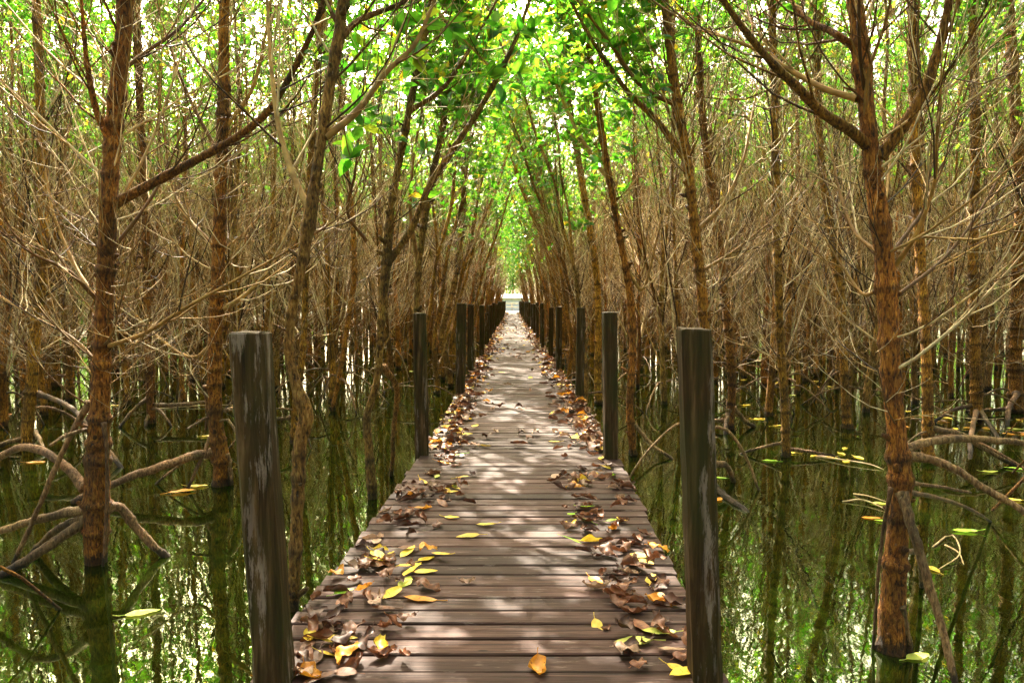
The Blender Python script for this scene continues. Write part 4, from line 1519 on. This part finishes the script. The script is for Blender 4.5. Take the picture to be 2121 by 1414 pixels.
a.add([(-2.5, -1.9, 1.52), (2.5, -1.9, 1.52), (2.5, 0, 2.0), (-2.5, 0, 2.0), (2.5, 1.9, 1.52), (-2.5, 1.9, 1.52)], [(0, 1, 2, 3), (3, 2, 4, 5)])
a.build("roof", [ROOFM], hut, smooth=False)
for k, (x, y, h, rad, lab) in enumerate([(.1, 104, 8.5, 3.4, "leafy sunlit green tree closing the view straight behind the hut"), (-5.2, 108, 8, 3.2, "round sunlit green tree beyond the hut, left of its roof"), (5.4, 112, 9.5, 3.6, "tall sunlit green tree beyond the hut, right of its roof"), (-9, 116, 10, 4, "broad sunlit green tree farthest left past the clearing"), (9, 118, 10, 4, "broad sunlit green tree farthest right past the clearing")]):
    r = np.random.RandomState(900 + k)
    t = empty("broadleaf_tree", (x, y, .4), lab, "tree", "trees beyond the clearing")
    P_, R_ = stem(h * .7, .2, r, 24, .16)
    a = Acc()
    tubes(a, P_[None], R_[None], 10, 0, np.zeros(1))
    a.build("trunk", [BARK], t)
    a = Acc()
    n = 9000
    d = nrm(r.randn(n, 3))
    lob = nrm(r.randn(14, 3)) * rad * .55
    ctr = lob[r.randint(14, size=n)] + np.array([0, 0, h * .58])
    pts = ctr + d * (rad * .5) * r.rand(n, 1) ** .4
    add_leaves(a, pts, r.randn(n, 3), r.randn(n, 3) * .6 + [0, 0, 1], np.full(n, .30), np.full(n, .15), False, 0, r)
    a.build("crown", [LEAF], t)

# ------------------------------------------------------------------ light
SUN_EL, SUN_AZ = math.radians(44), math.radians(-18)   # azimuth from +Y toward +X
w = bpy.data.worlds.new("World")
SC.world = w
w.use_nodes = True
nt = w.node_tree
nt.nodes.clear()
sky = nt.nodes.new("ShaderNodeTexSky")
sky.sky_type = 'NISHITA'
sky.sun_disc = False
sky.sun_elevation = SUN_EL
sky.sun_rotation = SUN_AZ
sky.dust_density = 7.0
sky.air_density = .5
sky.ozone_density = .6
bg = nt.nodes.new("ShaderNodeBackground")
bg.inputs[1].default_value = .15
tint = nt.nodes.new("ShaderNodeMix")
tint.data_type = 'RGBA'
tint.blend_type = 'MULTIPLY'
tint.inputs[0].default_value = 1.0
tint.inputs[7].default_value = (1.0, .90, .70, 1)
nt.links.new(sky.outputs[0], tint.inputs[6])
nt.links.new(tint.outputs[2], bg.inputs[0])
ow = nt.nodes.new("ShaderNodeOutputWorld")
nt.links.new(bg.outputs[0], ow.inputs[0])
sl = bpy.data.lights.new("sun", 'SUN')
sl.energy = 2.3
sl.angle = math.radians(.53)
sl.color = (1, .90, .72)
so = bpy.data.objects.new("sun", sl)
COL.objects.link(so)
dirv = Vector((math.sin(SUN_AZ) * math.cos(SUN_EL), math.cos(SUN_AZ) * math.cos(SUN_EL), math.sin(SUN_EL)))
so.rotation_euler = dirv.to_track_quat('Z', 'Y').to_euler()

SC.view_settings.view_transform = 'Standard'
SC.view_settings.look = 'None'
SC.view_settings.exposure = 3.95
SC.view_settings.gamma = 1.0
SC.render.engine = 'CYCLES'
cy = SC.cycles
cy.max_bounces = 10
cy.diffuse_bounces = 6
cy.glossy_bounces = 3
cy.transmission_bounces = 4
cy.transparent_max_bounces = 4
cy.caustics_reflective = False
cy.caustics_refractive = False
cy.sample_clamp_indirect = 6
cy.use_denoising = True
cy.denoising_prefilter = 'NONE'
cy.use_adaptive_sampling = False
SC.render.filter_size = 1.2
